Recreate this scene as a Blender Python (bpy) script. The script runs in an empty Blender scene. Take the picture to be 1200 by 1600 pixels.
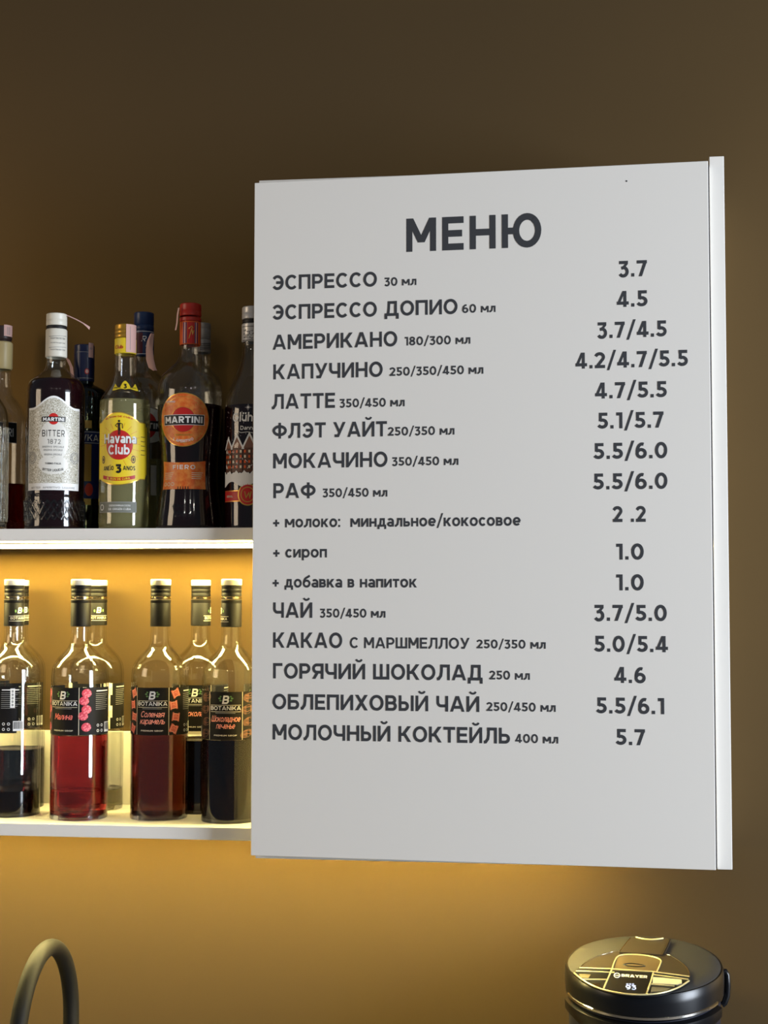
import bpy, bmesh, math, random
from mathutils import Vector, Matrix
random.seed(7)
PI = math.pi
sc = bpy.context.scene
COL = sc.collection

# ------------------------------------------------------------------ camera
F = 2377.8                       # focal length in pixels of the 1200x1600 frame
CAM = Vector((0.3, -2.0297, 1.65))
YAW, PITCH, ROLL = 0.12864, 0.0566, 0.00084
_fwd = Vector((-math.sin(YAW) * math.cos(PITCH), math.cos(YAW) * math.cos(PITCH), math.sin(PITCH)))
_r = Vector((math.cos(YAW), math.sin(YAW), 0))
_u = _r.cross(_fwd)
RIGHT = math.cos(ROLL) * _r + math.sin(ROLL) * _u
UP = -math.sin(ROLL) * _r + math.cos(ROLL) * _u
FWD = _fwd
cd = bpy.data.cameras.new('camera')
cd.sensor_fit = 'VERTICAL'
cd.sensor_height = 24.0
cd.lens = F * 24.0 / 1600.0
cd.clip_start = 0.05
cam = bpy.data.objects.new('camera', cd)
COL.objects.link(cam)
cam.matrix_world = Matrix(((RIGHT.x, UP.x, -FWD.x, CAM.x), (RIGHT.y, UP.y, -FWD.y, CAM.y), (RIGHT.z, UP.z, -FWD.z, CAM.z), (0, 0, 0, 1)))
sc.camera = cam

# ------------------------------------------------------------------ exposure, world, lights
sc.view_settings.view_transform = 'Standard'
sc.view_settings.look = 'None'
sc.view_settings.gamma = 1.0
sc.view_settings.use_curve_mapping = False
sc.view_settings.exposure = 0.0
sc.cycles.max_bounces = 20
sc.cycles.transmission_bounces = 18
sc.cycles.glossy_bounces = 8
sc.cycles.diffuse_bounces = 4
sc.cycles.transparent_max_bounces = 16
sc.cycles.sample_clamp_indirect = 6.0
sc.cycles.use_denoising = True

world = bpy.data.worlds.new('room_light')
sc.world = world
world.use_nodes = True
bg = world.node_tree.nodes['Background']
bg.inputs['Color'].default_value = (0.72, 0.85, 1.0, 1)
bg.inputs['Strength'].default_value = 0.12


def area(name, loc, target, sx, sy, power, color):
    l = bpy.data.lights.new(name, 'AREA')
    l.shape = 'RECTANGLE'
    l.size, l.size_y = sx, sy
    l.energy = power
    l.color = color
    o = bpy.data.objects.new(name, l)
    COL.objects.link(o)
    o.location = loc
    d = Vector(target) - Vector(loc)
    o.rotation_euler = d.to_track_quat('-Z', 'Y').to_euler()
    return o


area('window_daylight', (3.6, -1.6, 1.8), (0.25, 0, 1.6), 1.4, 1.8, 250, (0.81, 0.89, 1.0))
area('side_lamp', (-2.3, -1.45, 2.1), (0.1, 0, 1.7), 0.9, 0.9, 16, (1.0, 0.79, 0.56))
for _x, _y in ((0.9, -3.2), (1.5, -2.6), (-0.3, -3.4)):
    area('ceiling_spot', (_x, _y, 2.9), (0, 0, 1.5), 0.10, 0.10, 1.1, (1.0, 0.93, 0.84))
LED_COLOR = (1.0, 0.81, 0.28)
LED_POWER = 230.0


# ------------------------------------------------------------------ helpers
def lin(c):
    return tuple((x / 255 / 12.92) if x / 255 <= 0.04045 else ((x / 255 + 0.055) / 1.055) ** 2.4 for x in c)


MATS = {}


def mat(name, rgb, rough=0.5, metal=0.0, trans=0.0, ior=1.45, emit=None, estr=0.0, coat=0.0, bump=None, vol=None, dens=0.0, spec=0.5, linear=False):
    m = bpy.data.materials.new(name)
    m.use_nodes = True
    nt = m.node_tree
    b = nt.nodes['Principled BSDF']
    c = rgb if linear else lin(rgb)
    b.inputs['Base Color'].default_value = (*c, 1)
    b.inputs['Roughness'].default_value = rough
    b.inputs['Metallic'].default_value = metal
    b.inputs['Transmission Weight'].default_value = trans
    b.inputs['IOR'].default_value = ior
    b.inputs['Coat Weight'].default_value = coat
    b.inputs['Specular IOR Level'].default_value = spec
    if emit:
        b.inputs['Emission Color'].default_value = (*emit, 1)
        b.inputs['Emission Strength'].default_value = estr
    if bump:
        tc = nt.nodes.new('ShaderNodeTexCoord')
        n = nt.nodes.new('ShaderNodeTexNoise')
        n.inputs['Scale'].default_value = bump[0]
        n.inputs['Detail'].default_value = 6
        bp = nt.nodes.new('ShaderNodeBump')
        bp.inputs['Strength'].default_value = bump[1]
        bp.inputs['Distance'].default_value = bump[2]
        nt.links.new(tc.outputs['Object'], n.inputs['Vector'])
        nt.links.new(n.outputs['Fac'], bp.inputs['Height'])
        nt.links.new(bp.outputs['Normal'], b.inputs['Normal'])
    if vol:
        v = nt.nodes.new('ShaderNodeVolumeAbsorption')
        v.inputs['Color'].default_value = (*vol, 1)
        v.inputs['Density'].default_value = dens
        nt.links.new(v.outputs['Volume'], nt.nodes['Material Output'].inputs['Volume'])
    MATS[name] = m
    return m


def mottled(name, rgb_a, rgb_b, scale, rough, bump=None):
    """two close tones of one paint or paper mixed by noise"""
    m = mat(name, rgb_a, rough, bump=bump)
    nt = m.node_tree
    tc = nt.nodes.new('ShaderNodeTexCoord')
    n = nt.nodes.new('ShaderNodeTexNoise')
    n.inputs['Scale'].default_value = scale
    n.inputs['Detail'].default_value = 5
    r = nt.nodes.new('ShaderNodeValToRGB')
    r.color_ramp.elements[0].position = 0.35
    r.color_ramp.elements[1].position = 0.65
    r.color_ramp.elements[0].color = (*lin(rgb_a), 1)
    r.color_ramp.elements[1].color = (*lin(rgb_b), 1)
    nt.links.new(tc.outputs['Object'], n.inputs['Vector'])
    nt.links.new(n.outputs['Fac'], r.inputs['Fac'])
    nt.links.new(r.outputs['Color'], nt.nodes['Principled BSDF'].inputs['Base Color'])
    return m


def filigree(name, rgb_a, rgb_b, scale):
    """engraved scrollwork print: thin wavy lines on silver paper"""
    m = mat(name, rgb_a, 0.38)
    nt = m.node_tree
    tc = nt.nodes.new('ShaderNodeTexCoord')
    w = nt.nodes.new('ShaderNodeTexWave')
    w.wave_type = 'RINGS'
    w.inputs['Scale'].default_value = scale
    w.inputs['Distortion'].default_value = 18.0
    w.inputs['Detail'].default_value = 3.0
    w.inputs['Detail Scale'].default_value = 2.2
    r = nt.nodes.new('ShaderNodeValToRGB')
    r.color_ramp.elements[0].position = 0.42
    r.color_ramp.elements[1].position = 0.62
    r.color_ramp.elements[0].color = (*lin(rgb_b), 1)
    r.color_ramp.elements[1].color = (*lin(rgb_a), 1)
    nt.links.new(tc.outputs['Object'], w.inputs['Vector'])
    nt.links.new(w.outputs['Fac'], r.inputs['Fac'])
    nt.links.new(r.outputs['Color'], nt.nodes['Principled BSDF'].inputs['Base Color'])
    return m


def tag(o, label=None, cat=None, group=None, kind=None):
    if label: o['label'] = label
    if cat: o['category'] = cat
    if group: o['group'] = group
    if kind: o['kind'] = kind
    return o


def empty(name, loc, label, cat, group=None):
    o = bpy.data.objects.new(name, None)
    o.empty_display_size = 0.05
    COL.objects.link(o)
    o.location = loc
    return tag(o, label, cat, group)


class MB:
    """collects verts and faces (with a material per face) for one mesh object"""
    def __init__(self):
        self.v, self.f, self.m, self.mats = [], [], [], []

    def mi(self, m):
        if m not in self.mats:
            self.mats.append(m)
        return self.mats.index(m)

    def face(self, pts, m):
        b = len(self.v)
        self.v += [tuple(p) for p in pts]
        self.f.append(tuple(range(b, b + len(pts))))
        self.m.append(self.mi(m))

    def grid(self, rows, m, close=False):
        """rows: list of equally long point lists"""
        b = len(self.v)
        n = len(rows[0])
        for r in rows:
            self.v += [tuple(p) for p in r]
        k = self.mi(m)
        for i in range(len(rows) - 1):
            for j in range(n if close else n - 1):
                j2 = (j + 1) % n
                self.f.append((b + i * n + j, b + i * n + j2, b + (i + 1) * n + j2, b + (i + 1) * n + j))
                self.m.append(k)

    def lathe(self, prof, m, seg=56):
        """prof: (r, z) list; r == 0 makes a pole"""
        b = len(self.v)
        k = self.mi(m)
        idx = []
        for r, z in prof:
            if r <= 1e-7:
                idx.append([len(self.v)])
                self.v.append((0, 0, z))
            else:
                idx.append(list(range(len(self.v), len(self.v) + seg)))
                for j in range(seg):
                    a = 2 * PI * j / seg
                    self.v.append((r * math.cos(a), r * math.sin(a), z))
        for A, B in zip(idx[:-1], idx[1:]):
            for j in range(seg):
                j2 = (j + 1) % seg
                if len(A) == 1 and len(B) == 1:
                    continue
                if len(A) == 1:
                    self.f.append((A[0], B[j2], B[j]))
                elif len(B) == 1:
                    self.f.append((A[j], A[j2], B[0]))
                else:
                    self.f.append((A[j], A[j2], B[j2], B[j]))
                self.m.append(k)

    def box(self, x0, x1, y0, y1, z0, z1, m):
        v = [(x, y, z) for x in (x0, x1) for y in (y0, y1) for z in (z0, z1)]
        b = len(self.v)
        self.v += v
        k = self.mi(m)
        for f in ((0, 1, 3, 2), (4, 6, 7, 5), (0, 4, 5, 1), (2, 3, 7, 6), (0, 2, 6, 4), (1, 5, 7, 3)):
            self.f.append(tuple(b + i for i in f))
            self.m.append(k)

    def tube(self, pts, rad, m, seg=16, cap=True):
        pts = [Vector(p) for p in pts]
        rads = rad if isinstance(rad, (list, tuple)) else [rad] * len(pts)
        rows = []
        t0 = (pts[1] - pts[0]).normalized()
        ref = Vector((0, 0, 1)) if abs(t0.z) < 0.9 else Vector((0, 1, 0))
        nrm = t0.cross(ref).normalized()
        for i, p in enumerate(pts):
            a = pts[max(i - 1, 0)]
            c = pts[min(i + 1, len(pts) - 1)]
            t = (c - a).normalized()
            nrm = (nrm - t * nrm.dot(t)).normalized()
            bn = t.cross(nrm)
            rows.append([p + (nrm * math.cos(2 * PI * j / seg) + bn * math.sin(2 * PI * j / seg)) * rads[i] for j in range(seg)])
        self.grid(rows, m, close=True)
        if cap:
            self.face(rows[0], m)
            self.face(list(reversed(rows[-1])), m)

    def build(self, name, parent=None, smooth=None, bevel=0.0, loc=None):
        me = bpy.data.meshes.new(name)
        me.from_pydata(self.v, [], self.f)
        for m in self.mats:
            me.materials.append(m)
        for p, k in zip(me.polygons, self.m):
            p.material_index = k
        bm = bmesh.new()
        bm.from_mesh(me)
        if smooth is not None or bevel:
            bmesh.ops.remove_doubles(bm, verts=bm.verts, dist=1e-6)
            bmesh.ops.recalc_face_normals(bm, faces=bm.faces)
        if smooth is not None:
            for f in bm.faces:
                f.smooth = True
            for e in bm.edges:
                if len(e.link_faces) == 2 and e.calc_face_angle(0) > math.radians(smooth):
                    e.smooth = False
        bm.to_mesh(me)
        bm.free()
        o = bpy.data.objects.new(name, me)
        COL.objects.link(o)
        if parent:
            o.parent = parent
        if loc:
            o.location = loc
        if bevel:
            b = o.modifiers.new('bevel', 'BEVEL')
            b.width = bevel
            b.segments = 2
            b.limit_method = 'ANGLE'
        return o


def ray(px, py):
    return (FWD + RIGHT * ((px - 600) / F) + UP * ((800 - py) / F)).normalized()


def at(px, py, Y):
    """point of the vertical plane y = Y seen at a pixel of the photograph"""
    d = ray(px, py)
    return CAM + d * ((Y - CAM.y) / d.y)


def at_plane(px, py, P, n):
    d = ray(px, py)
    return CAM + d * ((P - CAM).dot(n) / d.dot(n))


def depth(p):
    return (Vector(p) - CAM).dot(FWD)


# ------------------------------------------------------------------ lettering: a geometric stroke alphabet
def ribbon(pts, w):
    """mitred band of width w along a polyline -> quads"""
    n = len(pts)
    closed = n > 2 and math.dist(pts[0], pts[-1]) < 1e-6
    L, R = [], []
    for i in range(n):
        a = pts[i - 1] if i else (pts[-2] if closed else None)
        c = pts[i + 1] if i < n - 1 else (pts[1] if closed else None)
        p = pts[i]
        ns = []
        for s, e in ((a, p), (p, c)):
            if s is None or e is None:
                continue
            dx, dy = e[0] - s[0], e[1] - s[1]
            l = math.hypot(dx, dy) or 1e-9
            ns.append((-dy / l, dx / l))
        if len(ns) == 2:
            mx, my = ns[0][0] + ns[1][0], ns[0][1] + ns[1][1]
            l = math.hypot(mx, my) or 1e-9
            mx, my = mx / l, my / l
            k = 1 / max(0.45, mx * ns[0][0] + my * ns[0][1])
        else:
            (mx, my), k = ns[0], 1
        L.append((p[0] + mx * k * w / 2, p[1] + my * k * w / 2))
        R.append((p[0] - mx * k * w / 2, p[1] - my * k * w / 2))
    return [[R[i], R[i + 1], L[i + 1], L[i]] for i in range(n - 1)]


def arc(cx, cy, rx, ry, a0, a1, n=None):
    n = n or max(6, int(abs(a1 - a0) / 13))
    return [(cx + rx * math.cos(math.radians(a0 + (a1 - a0) * i / n)), cy + ry * math.sin(math.radians(a0 + (a1 - a0) * i / n))) for i in range(n + 1)]


def glyph(ch, w):
    """(quads, advance width) with cap height 1"""
    q = []
    low = ch.islower()
    h = 0.74 if low else 1.0
    s = w / 2

    def ln(*pts): q.extend(ribbon(list(pts), w))
    def dg(p, r, k=1.0):                              # slanted stroke cut level at both ends
        dx, dy = r[0] - p[0], r[1] - p[1]
        hw = k * w * math.hypot(dx, dy) / abs(dy) / 2
        q.append([(p[0] - hw, p[1]), (p[0] + hw, p[1]), (r[0] + hw, r[1]), (r[0] - hw, r[1])])
    def st(x, y0=0.0, y1=None): q.append([(x - s, y0), (x + s, y0), (x + s, h if y1 is None else y1), (x - s, h if y1 is None else y1)])
    def br(x0, x1, y): q.append([(x0, y - s), (x1, y - s), (x1, y + s), (x0, y + s)])
    def bowl(x0, x1, y0, y1):
        ry = (y1 - y0) / 2 - s
        rx = min(ry, (x1 - x0) * 0.8)
        ln((x0, y1 - s), *arc(x1 - s - rx, (y0 + y1) / 2, rx, ry, 90, -90), (x0, y0 + s))
    def oval(x0, x1, y0=0.0, y1=None, o=0.012):
        y1 = h if y1 is None else y1
        ln(*arc((x0 + x1) / 2, (y0 + y1) / 2, (x1 - x0) / 2 - s, (y1 - y0) / 2 - s + o, 0, 360, 32))

    C = ch.upper() if ch in 'млкипнтвсодьйчшяуюжгхыэфцщзі' else ch
    C = {'M': 'М', 'A': 'А', 'T': 'Т', 'K': 'К', 'B': 'В', 'O': 'О', 'C': 'С', 'E': 'Е', 'H': 'Н', 'P': 'Р', 'X': 'Х', 'o': 'О', 'p': 'р', 'e': 'е', 'c': 'С', 'a': 'а'}.get(C, C)
    W = 0.8
    if C == 'М':
        W = 0.98 if not low else 0.92
        st(s); st(W - s)
        dg((s * 1.15, h), (W / 2, h * 0.27)); dg((W - s * 1.15, h), (W / 2, h * 0.27))
    elif C == 'Е':
        W = 0.7; st(s); br(s, W, h - s); br(s, W * 0.93, h / 2); br(s, W, s)
    elif C == 'Н':
        W = 0.84 if not low else 0.68; st(s); st(W - s); br(s, W - s, h / 2)
    elif C == 'Ю':
        W = 1.27; st(s); br(s, 0.46, h / 2); oval(0.36, W)
    elif C == 'Э':
        W = 0.84; ln(*arc(W * 0.47, h / 2, W * 0.53 - s, h / 2 - s + .012, 142, -142)); br(0.3, W - s, h / 2)
    elif C == 'С':
        W = 0.84 if not low else 0.64; ln(*arc(W * 0.54, h / 2, W * 0.54 - s, h / 2 - s + .012, 42, 318))
    elif C == 'П':
        W = 0.83 if not low else 0.66; st(s); st(W - s); br(s, W - s, h - s)
    elif C == 'Р':
        W = 0.76; st(s); bowl(s, W, h * 0.33, h)
    elif C == 'О':
        W = 0.96 if not low else 0.74; oval(0, W)
    elif C == 'Д':
        W = 0.98 if not low else 0.8; x1 = W - 0.12; d = -0.2
        br(0.0, W, s); st(s * 0.9, d, s); st(W - s * 0.9, d, s); st(x1 - s, 0, h)
        br(0.22, x1, h - s); ln((0.24 + s * 0.6, h - s * 0.2), (0.22 + s * .6, h * 0.5), (0.13 + s, s))
    elif C in 'ИЙ':
        W = 0.86 if not low else 0.7; st(s); st(W - s)
        dg((s * 1.25, 0.06 * h), (W - s * 1.25, h * 0.94), 0.9)
        if C == 'Й': q.extend(ribbon(arc(W / 2, h + 0.33, 0.2, 0.17, 195, 345), w * 0.7))
    elif C == 'N':
        W = 0.86; st(s); st(W - s); dg((W - s * 1.2, 0), (s * 1.2, h))
    elif C == 'А':
        W = 0.98; dg((s * 1.05, 0), (W / 2 - s * 0.22, h), .93); dg((W - s * 1.05, 0), (W / 2 + s * 0.22, h), .93); br(0.24, W - 0.24, 0.28)
    elif C == 'К':
        W = 0.86 if not low else 0.7; st(s); dg((W * 0.4, h * 0.5), (W - s * 1.3, h)); dg((W - s * 1.2, 0), (W * 0.42, h * 0.56))
        br(s, W * 0.46, h * 0.47)
    elif C == 'У':
        W = 0.9 if not low else 0.72
        lo = 0 if not low else -0.2
        dg((W * 0.34, lo), (W - s * 1.1, h), .95); dg((W * 0.52, h * 0.28), (s * 1.1, h), .95)
        if not low: br(0.1, W * 0.36, s)
    elif C == 'Ч':
        W = 0.8; st(W - s); ln((s, h), (s, h * 0.66), *arc(s + 0.22, h * 0.36 + 0.24, 0.22, 0.24, 180, 268), (W - s, h * 0.36))
    elif C == 'Л':
        W = 0.86 if not low else 0.7; st(W - s); br(0.2, W - s, h - s)
        ln((0.2 + s, h - s * 0.1), (0.2 + s * .9, h * 0.55), (0.19 + s * 0.6, h * 0.28), (0.1, s * 0.9), (-0.02, s * 0.8))
    elif C == 'Т':
        W = 0.78 if not low else 0.6; st(W / 2); br(0, W, h - s)
    elif C == 'Ф':
        W = 1.06; st(W / 2, -0.03, h + 0.03); oval(0, W, h * 0.14, h * 0.86)
    elif C == 'Ш':
        W = 1.12; st(s); st(W / 2); st(W - s); br(s, W - s, s)
    elif C == 'Я':
        W = 0.8; st(W - s); dg((s * 1.2, 0), (W * 0.46, h * 0.4))
        b0 = len(q); bowl(s, W, h * 0.34, h)
        q[b0:] = [[(W - x, y) for x, y in reversed(k)] for k in q[b0:]]
    elif C == 'R':
        W = 0.8; st(s); dg((W - s * 1.2, 0), (W * 0.5, h * 0.4)); bowl(s, W, h * 0.34, h)
    elif C == 'Г':
        W = 0.66; st(s); br(s, W, h - s)
    elif C == 'Б':
        W = 0.78; st(s); br(s, W * 0.92, h - s); bowl(s, W, 0, h * 0.62)
    elif C == 'Х':
        W = 0.88; dg((s * 1.2, 0), (W - s * 1.2, h)); dg((W - s * 1.2, 0), (s * 1.2, h))
    elif C == 'В':
        W = 0.78 if not low else 0.62; st(s); bowl(s, W * 0.95, h / 2 - s, h); bowl(s, W, 0, h / 2 + s)
    elif C == 'Ы':
        W = 1.02; st(s); bowl(s, 0.7, 0, h * 0.62); st(W - s)
    elif C == 'Ь':
        W = 0.74 if not low else 0.62; st(s); bowl(s, W, 0, h * 0.62)
    elif C == 'I':
        W = w; st(s)
    elif C == 'F':
        W = 0.66; st(s); br(s, W, h - s); br(s, W * .9, h * .48)
    elif C == 'L':
        W = 0.62; st(s); br(s, W, s)
    elif C == 'D':
        W = 0.84; st(s); bowl(s, W, 0, h)
    elif C == 'U':
        W = 0.82; ln((s, h), (s, h * .4), *arc(W / 2, h * .38, W / 2 - s, h * .38 - s, 180, 360), (W - s, h))
    elif C in 'Vv':
        W = 0.86 if C == 'V' else 0.66; dg((W / 2, 0), (s, h), .95); dg((W / 2, 0), (W - s, h), .95)
    elif C == 'Y':
        W = 0.86; st(W / 2, 0, h * .45); dg((W / 2, h * .4), (s, h), .95); dg((W / 2, h * .4), (W - s, h), .95)
    elif C == 'S':
        W = 0.7; ln(*arc(W / 2, h * .74, W / 2 - s, h * .26 - s, 30, 200), (W * .5, h * .5), *arc(W / 2, h * .26, W / 2 - s, h * .26 - s, 20, -150))
    elif C == 'Q':
        W = 0.96; oval(0, W); dg((W * .95, -.06), (W * .6, .3), .9)
    elif C == 'J':
        W = 0.5; ln((W - s, h), (W - s, h * .25), *arc(W / 2, h * .25, W / 2 - s, h * .25 - s, 0, -150))
    elif C == 'G':
        W = 0.92; ln(*arc(W * .5, h / 2, W * .5 - s, h / 2 - s, 45, 350)); br(W * .52, W, h * .45)
    elif C == 'а' or C == 'я':
        W = 0.64; st(W - s, 0, h * 0.55); ln((W - s, h * .5), *arc(W * 0.5, h * 0.62, W * 0.5 - s, h * 0.38 - s, 0, 145)); oval(0, W, 0, h * 0.58)
    elif C == 'б':
        W = 0.74; oval(0, W, 0, h * 0.92); ln(*arc(W * .62, h * .5, W * .62 - s, h * .8 - s, 180, 100), (W * .9, 1.02))
    elif C == 'b':
        W = 0.72; st(s, 0, 1.04); oval(0, W)
    elif C == 'е':
        W = 0.72; ln(*arc(W / 2, h / 2, W / 2 - s, h / 2 - s, 0, 318)); br(s, W - s * 0.6, h * .48)
    elif C == 'р':
        W = 0.74; st(s, -0.24, h); oval(0, W)
    elif C == 'n':
        W = 0.66; st(s); ln((s, h * .5), *arc(W / 2, h * .55, W / 2 - s, h * .45 - s, 180, 0), (W - s, 0))
    elif C == 'm':
        W = 1.0; st(s); ln((s, h * .6), *arc(.29, h * .62, .2, h * .38 - s, 180, 0), (.5, 0)); ln((.5, h * .6), *arc(.7, h * .62, .2, h * .38 - s, 180, 0), (W - s, 0))
    elif C == 'r':
        W = 0.44; st(s); ln((s, h * .5), *arc(W * .8, h * .5, W * .6, h * .5 - s, 170, 80))
    elif C == 'u' or C == 'ü':
        W = 0.66; st(W - s); ln((s, h), (s, h * .4), *arc(W / 2, h * .42, W / 2 - s, h * .42 - s, 180, 360))
        if C == 'ü': st(W * .26, 1.0 - w, 1.0); st(W * .74, 1.0 - w, 1.0)
    elif C == 'l':
        W = w; st(s, 0, 1.04)
    elif C == 'h':
        W = 0.66; st(s, 0, 1.04); ln((s, h * .5), *arc(W / 2, h * .55, W / 2 - s, h * .45 - s, 180, 0), (W - s, 0))
    elif C == 'i':
        W = w; st(s); st(s, 0.86, 0.86 + w)
    elif C == 'w':
        W = 0.95; dg((W * .27, 0), (s, h), .9); dg((W * .27, 0), (W / 2, h), .9); dg((W * .73, 0), (W / 2, h), .9); dg((W * .73, 0), (W - s, h), .9)
    elif C == '0':
        W = 0.78; oval(0, W)
    elif C == '1':
        W = 0.42; st(W - s); br(0.02, W - s, h - s)
    elif C == '2':
        W = 0.68; ln((0.06, h * .74), *arc(W * .47, h * .69, W * .47 - s * .6, h * .31 - s, 150, -32), (0.16, s * 1.3)); br(0.0, W, s)
    elif C == '3':
        W = 0.68; br(0.05, W * .93, h - s)
        q.append([(W * .93 - s * .2, h - s), (W * .93, h - w), (W * .5, h * .5), (W * .26, h * .5)])
        q.append([(W * .62, h - w), (W * .93, h - w), (W * .55, h * .5), (W * .26, h * .53)])
        ln((W * .3, h * .545), *arc(W * .48, h * .32, W * .52 - s, h * .32 - s + s * .45, 82, -150))
    elif C == '4':
        W = 0.78; st(W - 0.15 - s); br(0.0, W, h * .24)
        dg((0.1, h * .2), (W - .15 - s * 1.6, h), .86)
    elif C == '5':
        W = 0.68; br(0.08, W * .94, h - s); st(0.08 + s, h * .46, h)
        ln(*arc(W * .45, h * .32, W * .55 - s, h * .32 - s, 122, -152))
    elif C == '6':
        W = 0.72; oval(0, W, 0, h * .64); ln(*arc(W * .58, h * .4, W * .58 - s, h * .6 - s, 180, 72))
    elif C == '7':
        W = 0.66; br(0, W, h - s); dg((W * .34, 0), (W - s * 1.15, h - s * 1.2))
    elif C == '8':
        W = 0.72; oval(0.04, W - .04, h * .46, h); oval(0, W, 0, h * .57)
    elif C == '9':
        W = 0.72; oval(0, W, h * .36, h); ln(*arc(W * .42, h * .6, W * .58 - s, h * .6 - s, 0, -108))
    elif C == '.':
        W = w * 1.06; st(W / 2, 0, w * 1.05)
    elif C == ':':
        W = w; st(s, 0, w); st(s, h * .52, h * .52 + w)
    elif C == '/':
        W = 0.5; dg((0.04, -0.14), (W, h + .12), .8)
    elif C == '+':
        W = 0.6; br(0, W, .38); st(W / 2, .38 - W / 2, .38 + W / 2)
    elif C == '-':
        W = 0.4; br(0, W, .38)
    elif C == ' ':
        return [], 0.3
    return q, W


def layout(text, w=0.19, track=0.115, slant=0.0):
    """quads of a line of text, cap height 1, and its width"""
    out, x = [], 0.0
    for ch in text:
        q, W = glyph(ch, w)
        out += [[(px + x + slant * py, py) for px, py in k] for k in q]
        x += W + track * (0.8 if ch.islower() else 1)
    return out, x - track


# ------------------------------------------------------------------ materials
wall_m = mottled('wall_paint', (112, 87, 42), (116, 90, 44), 3.0, 0.47, bump=(900, 0.06, 0.001))      # bronze metallic flakes in a grey-brown paint
_nt = wall_m.node_tree
_nt.nodes['Principled BSDF'].inputs['Metallic'].default_value = 1.0
_df = _nt.nodes.new('ShaderNodeBsdfDiffuse')
_df.inputs['Color'].default_value = (0.150, 0.115, 0.088, 1)
_mx = _nt.nodes.new('ShaderNodeMixShader')
_mx.inputs[0].default_value = 0.19
_nt.links.new(_nt.nodes['Principled BSDF'].outputs[0], _mx.inputs[1])
_nt.links.new(_df.outputs[0], _mx.inputs[2])
_nt.links.new(_mx.outputs[0], _nt.nodes['Material Output'].inputs['Surface'])
white_m = mat('white_laminate', (227, 222, 214), 0.42, bump=(600, 0.02, 0.001))
shelf_m = mat('shelf_laminate', (240, 235, 227), 0.38)
vinyl_m = mat('charcoal_vinyl', (60, 61, 64), 0.55, spec=.3)
led_m = mat('led_diffuser', (255, 250, 235), 0.4, emit=LED_COLOR, estr=LED_POWER)
alu_m = mat('aluminium', (200, 198, 194), 0.35, metal=1.0)


def thin_glass(name, tint):
    """bottle wall: lets light straight through and mirrors more towards grazing angles"""
    m = bpy.data.materials.new(name)
    m.use_nodes = True
    nt = m.node_tree
    nt.nodes.remove(nt.nodes['Principled BSDF'])
    lw = nt.nodes.new('ShaderNodeLayerWeight')
    lw.inputs['Blend'].default_value = 0.5
    pw = nt.nodes.new('ShaderNodeMath'); pw.operation = 'POWER'; pw.inputs[1].default_value = 4.0
    ml = nt.nodes.new('ShaderNodeMath'); ml.operation = 'MULTIPLY_ADD'; ml.inputs[1].default_value = 0.9; ml.inputs[2].default_value = 0.045
    tr = nt.nodes.new('ShaderNodeBsdfTransparent'); tr.inputs['Color'].default_value = (*tint, 1)
    gl = nt.nodes.new('ShaderNodeBsdfGlossy'); gl.inputs['Roughness'].default_value = 0.015
    mx = nt.nodes.new('ShaderNodeMixShader')
    nt.links.new(lw.outputs['Facing'], pw.inputs[0])
    nt.links.new(pw.outputs[0], ml.inputs[0])
    nt.links.new(ml.outputs[0], mx.inputs[0])
    nt.links.new(tr.outputs[0], mx.inputs[1])
    nt.links.new(gl.outputs[0], mx.inputs[2])
    nt.links.new(mx.outputs[0], nt.nodes['Material Output'].inputs['Surface'])
    MATS[name] = m
    return m


glass_m = thin_glass('clear_glass', (0.975, 0.98, 0.97))
relief_glass = mat('moulded_glass', (246, 248, 246), 0.0, trans=1.0, ior=1.48)
glass_green = mat('green_glass', (20, 66, 38), 0.02, trans=1.0, ior=1.48)
black_m = mat('black_foil', (17, 16, 16), 0.5, spec=.25)
label_black = mat('black_label', (24, 22, 22), 0.55, spec=.2)
cap_cream = mat('cream_plastic', (240, 234, 214), 0.4)
cream = mat('cream_ink', (236, 226, 200), 0.5)
white_ink = mat('white_ink', (240, 238, 234), 0.5)
grey_ink = mat('grey_ink', (150, 148, 144), 0.5)
dark_ink = mat('dark_ink', (28, 26, 26), 0.5)
green_ink = mat('green_ink', (92, 130, 74), 0.5)
pink_ink = mat('pink_script_ink', (255, 132, 122), 0.5)
salmon_ink = mat('salmon_script_ink', (255, 164, 142), 0.5)
red_ink = mat('red_ink', (196, 34, 30), 0.45)
orange_ink = mat('orange_ink', (226, 96, 40), 0.42)
gold_ink = mat('gold_foil', (214, 170, 80), 0.3, metal=0.7)
yellow_ink = mat('yellow_ink', (246, 214, 46), 0.45)
blue_ink = mat('blue_ink', (26, 44, 110), 0.4)
brown_ink = mat('brown_ink', (92, 58, 42), 0.5)
light_brown = mat('light_brown_ink', (140, 94, 72), 0.5)
rasp_ink = mat('raspberry_ink', (200, 62, 84), 0.5)
rasp_light = mat('raspberry_light_ink', (232, 118, 134), 0.5)
caramel_ink = mat('caramel_ink', (206, 100, 84), 0.5)
caramel_light = mat('caramel_light_ink', (236, 158, 138), 0.5)
seal_m = mat('foil_seal', (150, 140, 118), 0.25, metal=1.0)
pink_paper = mat('pink_paper', (244, 196, 184), 0.7)
silver_label = filigree('engraved_silver_label', (226, 222, 210), (150, 142, 118), 130.0)
orange_label = mottled('orange_label', (226, 100, 34), (240, 146, 66), 160.0, 0.4)


def liquid_mat(name, color, dens, base=(1, 1, 1)):
    return mat(name, base, 0.0, trans=1.0, ior=1.36, vol=color, dens=dens, linear=True)


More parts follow.
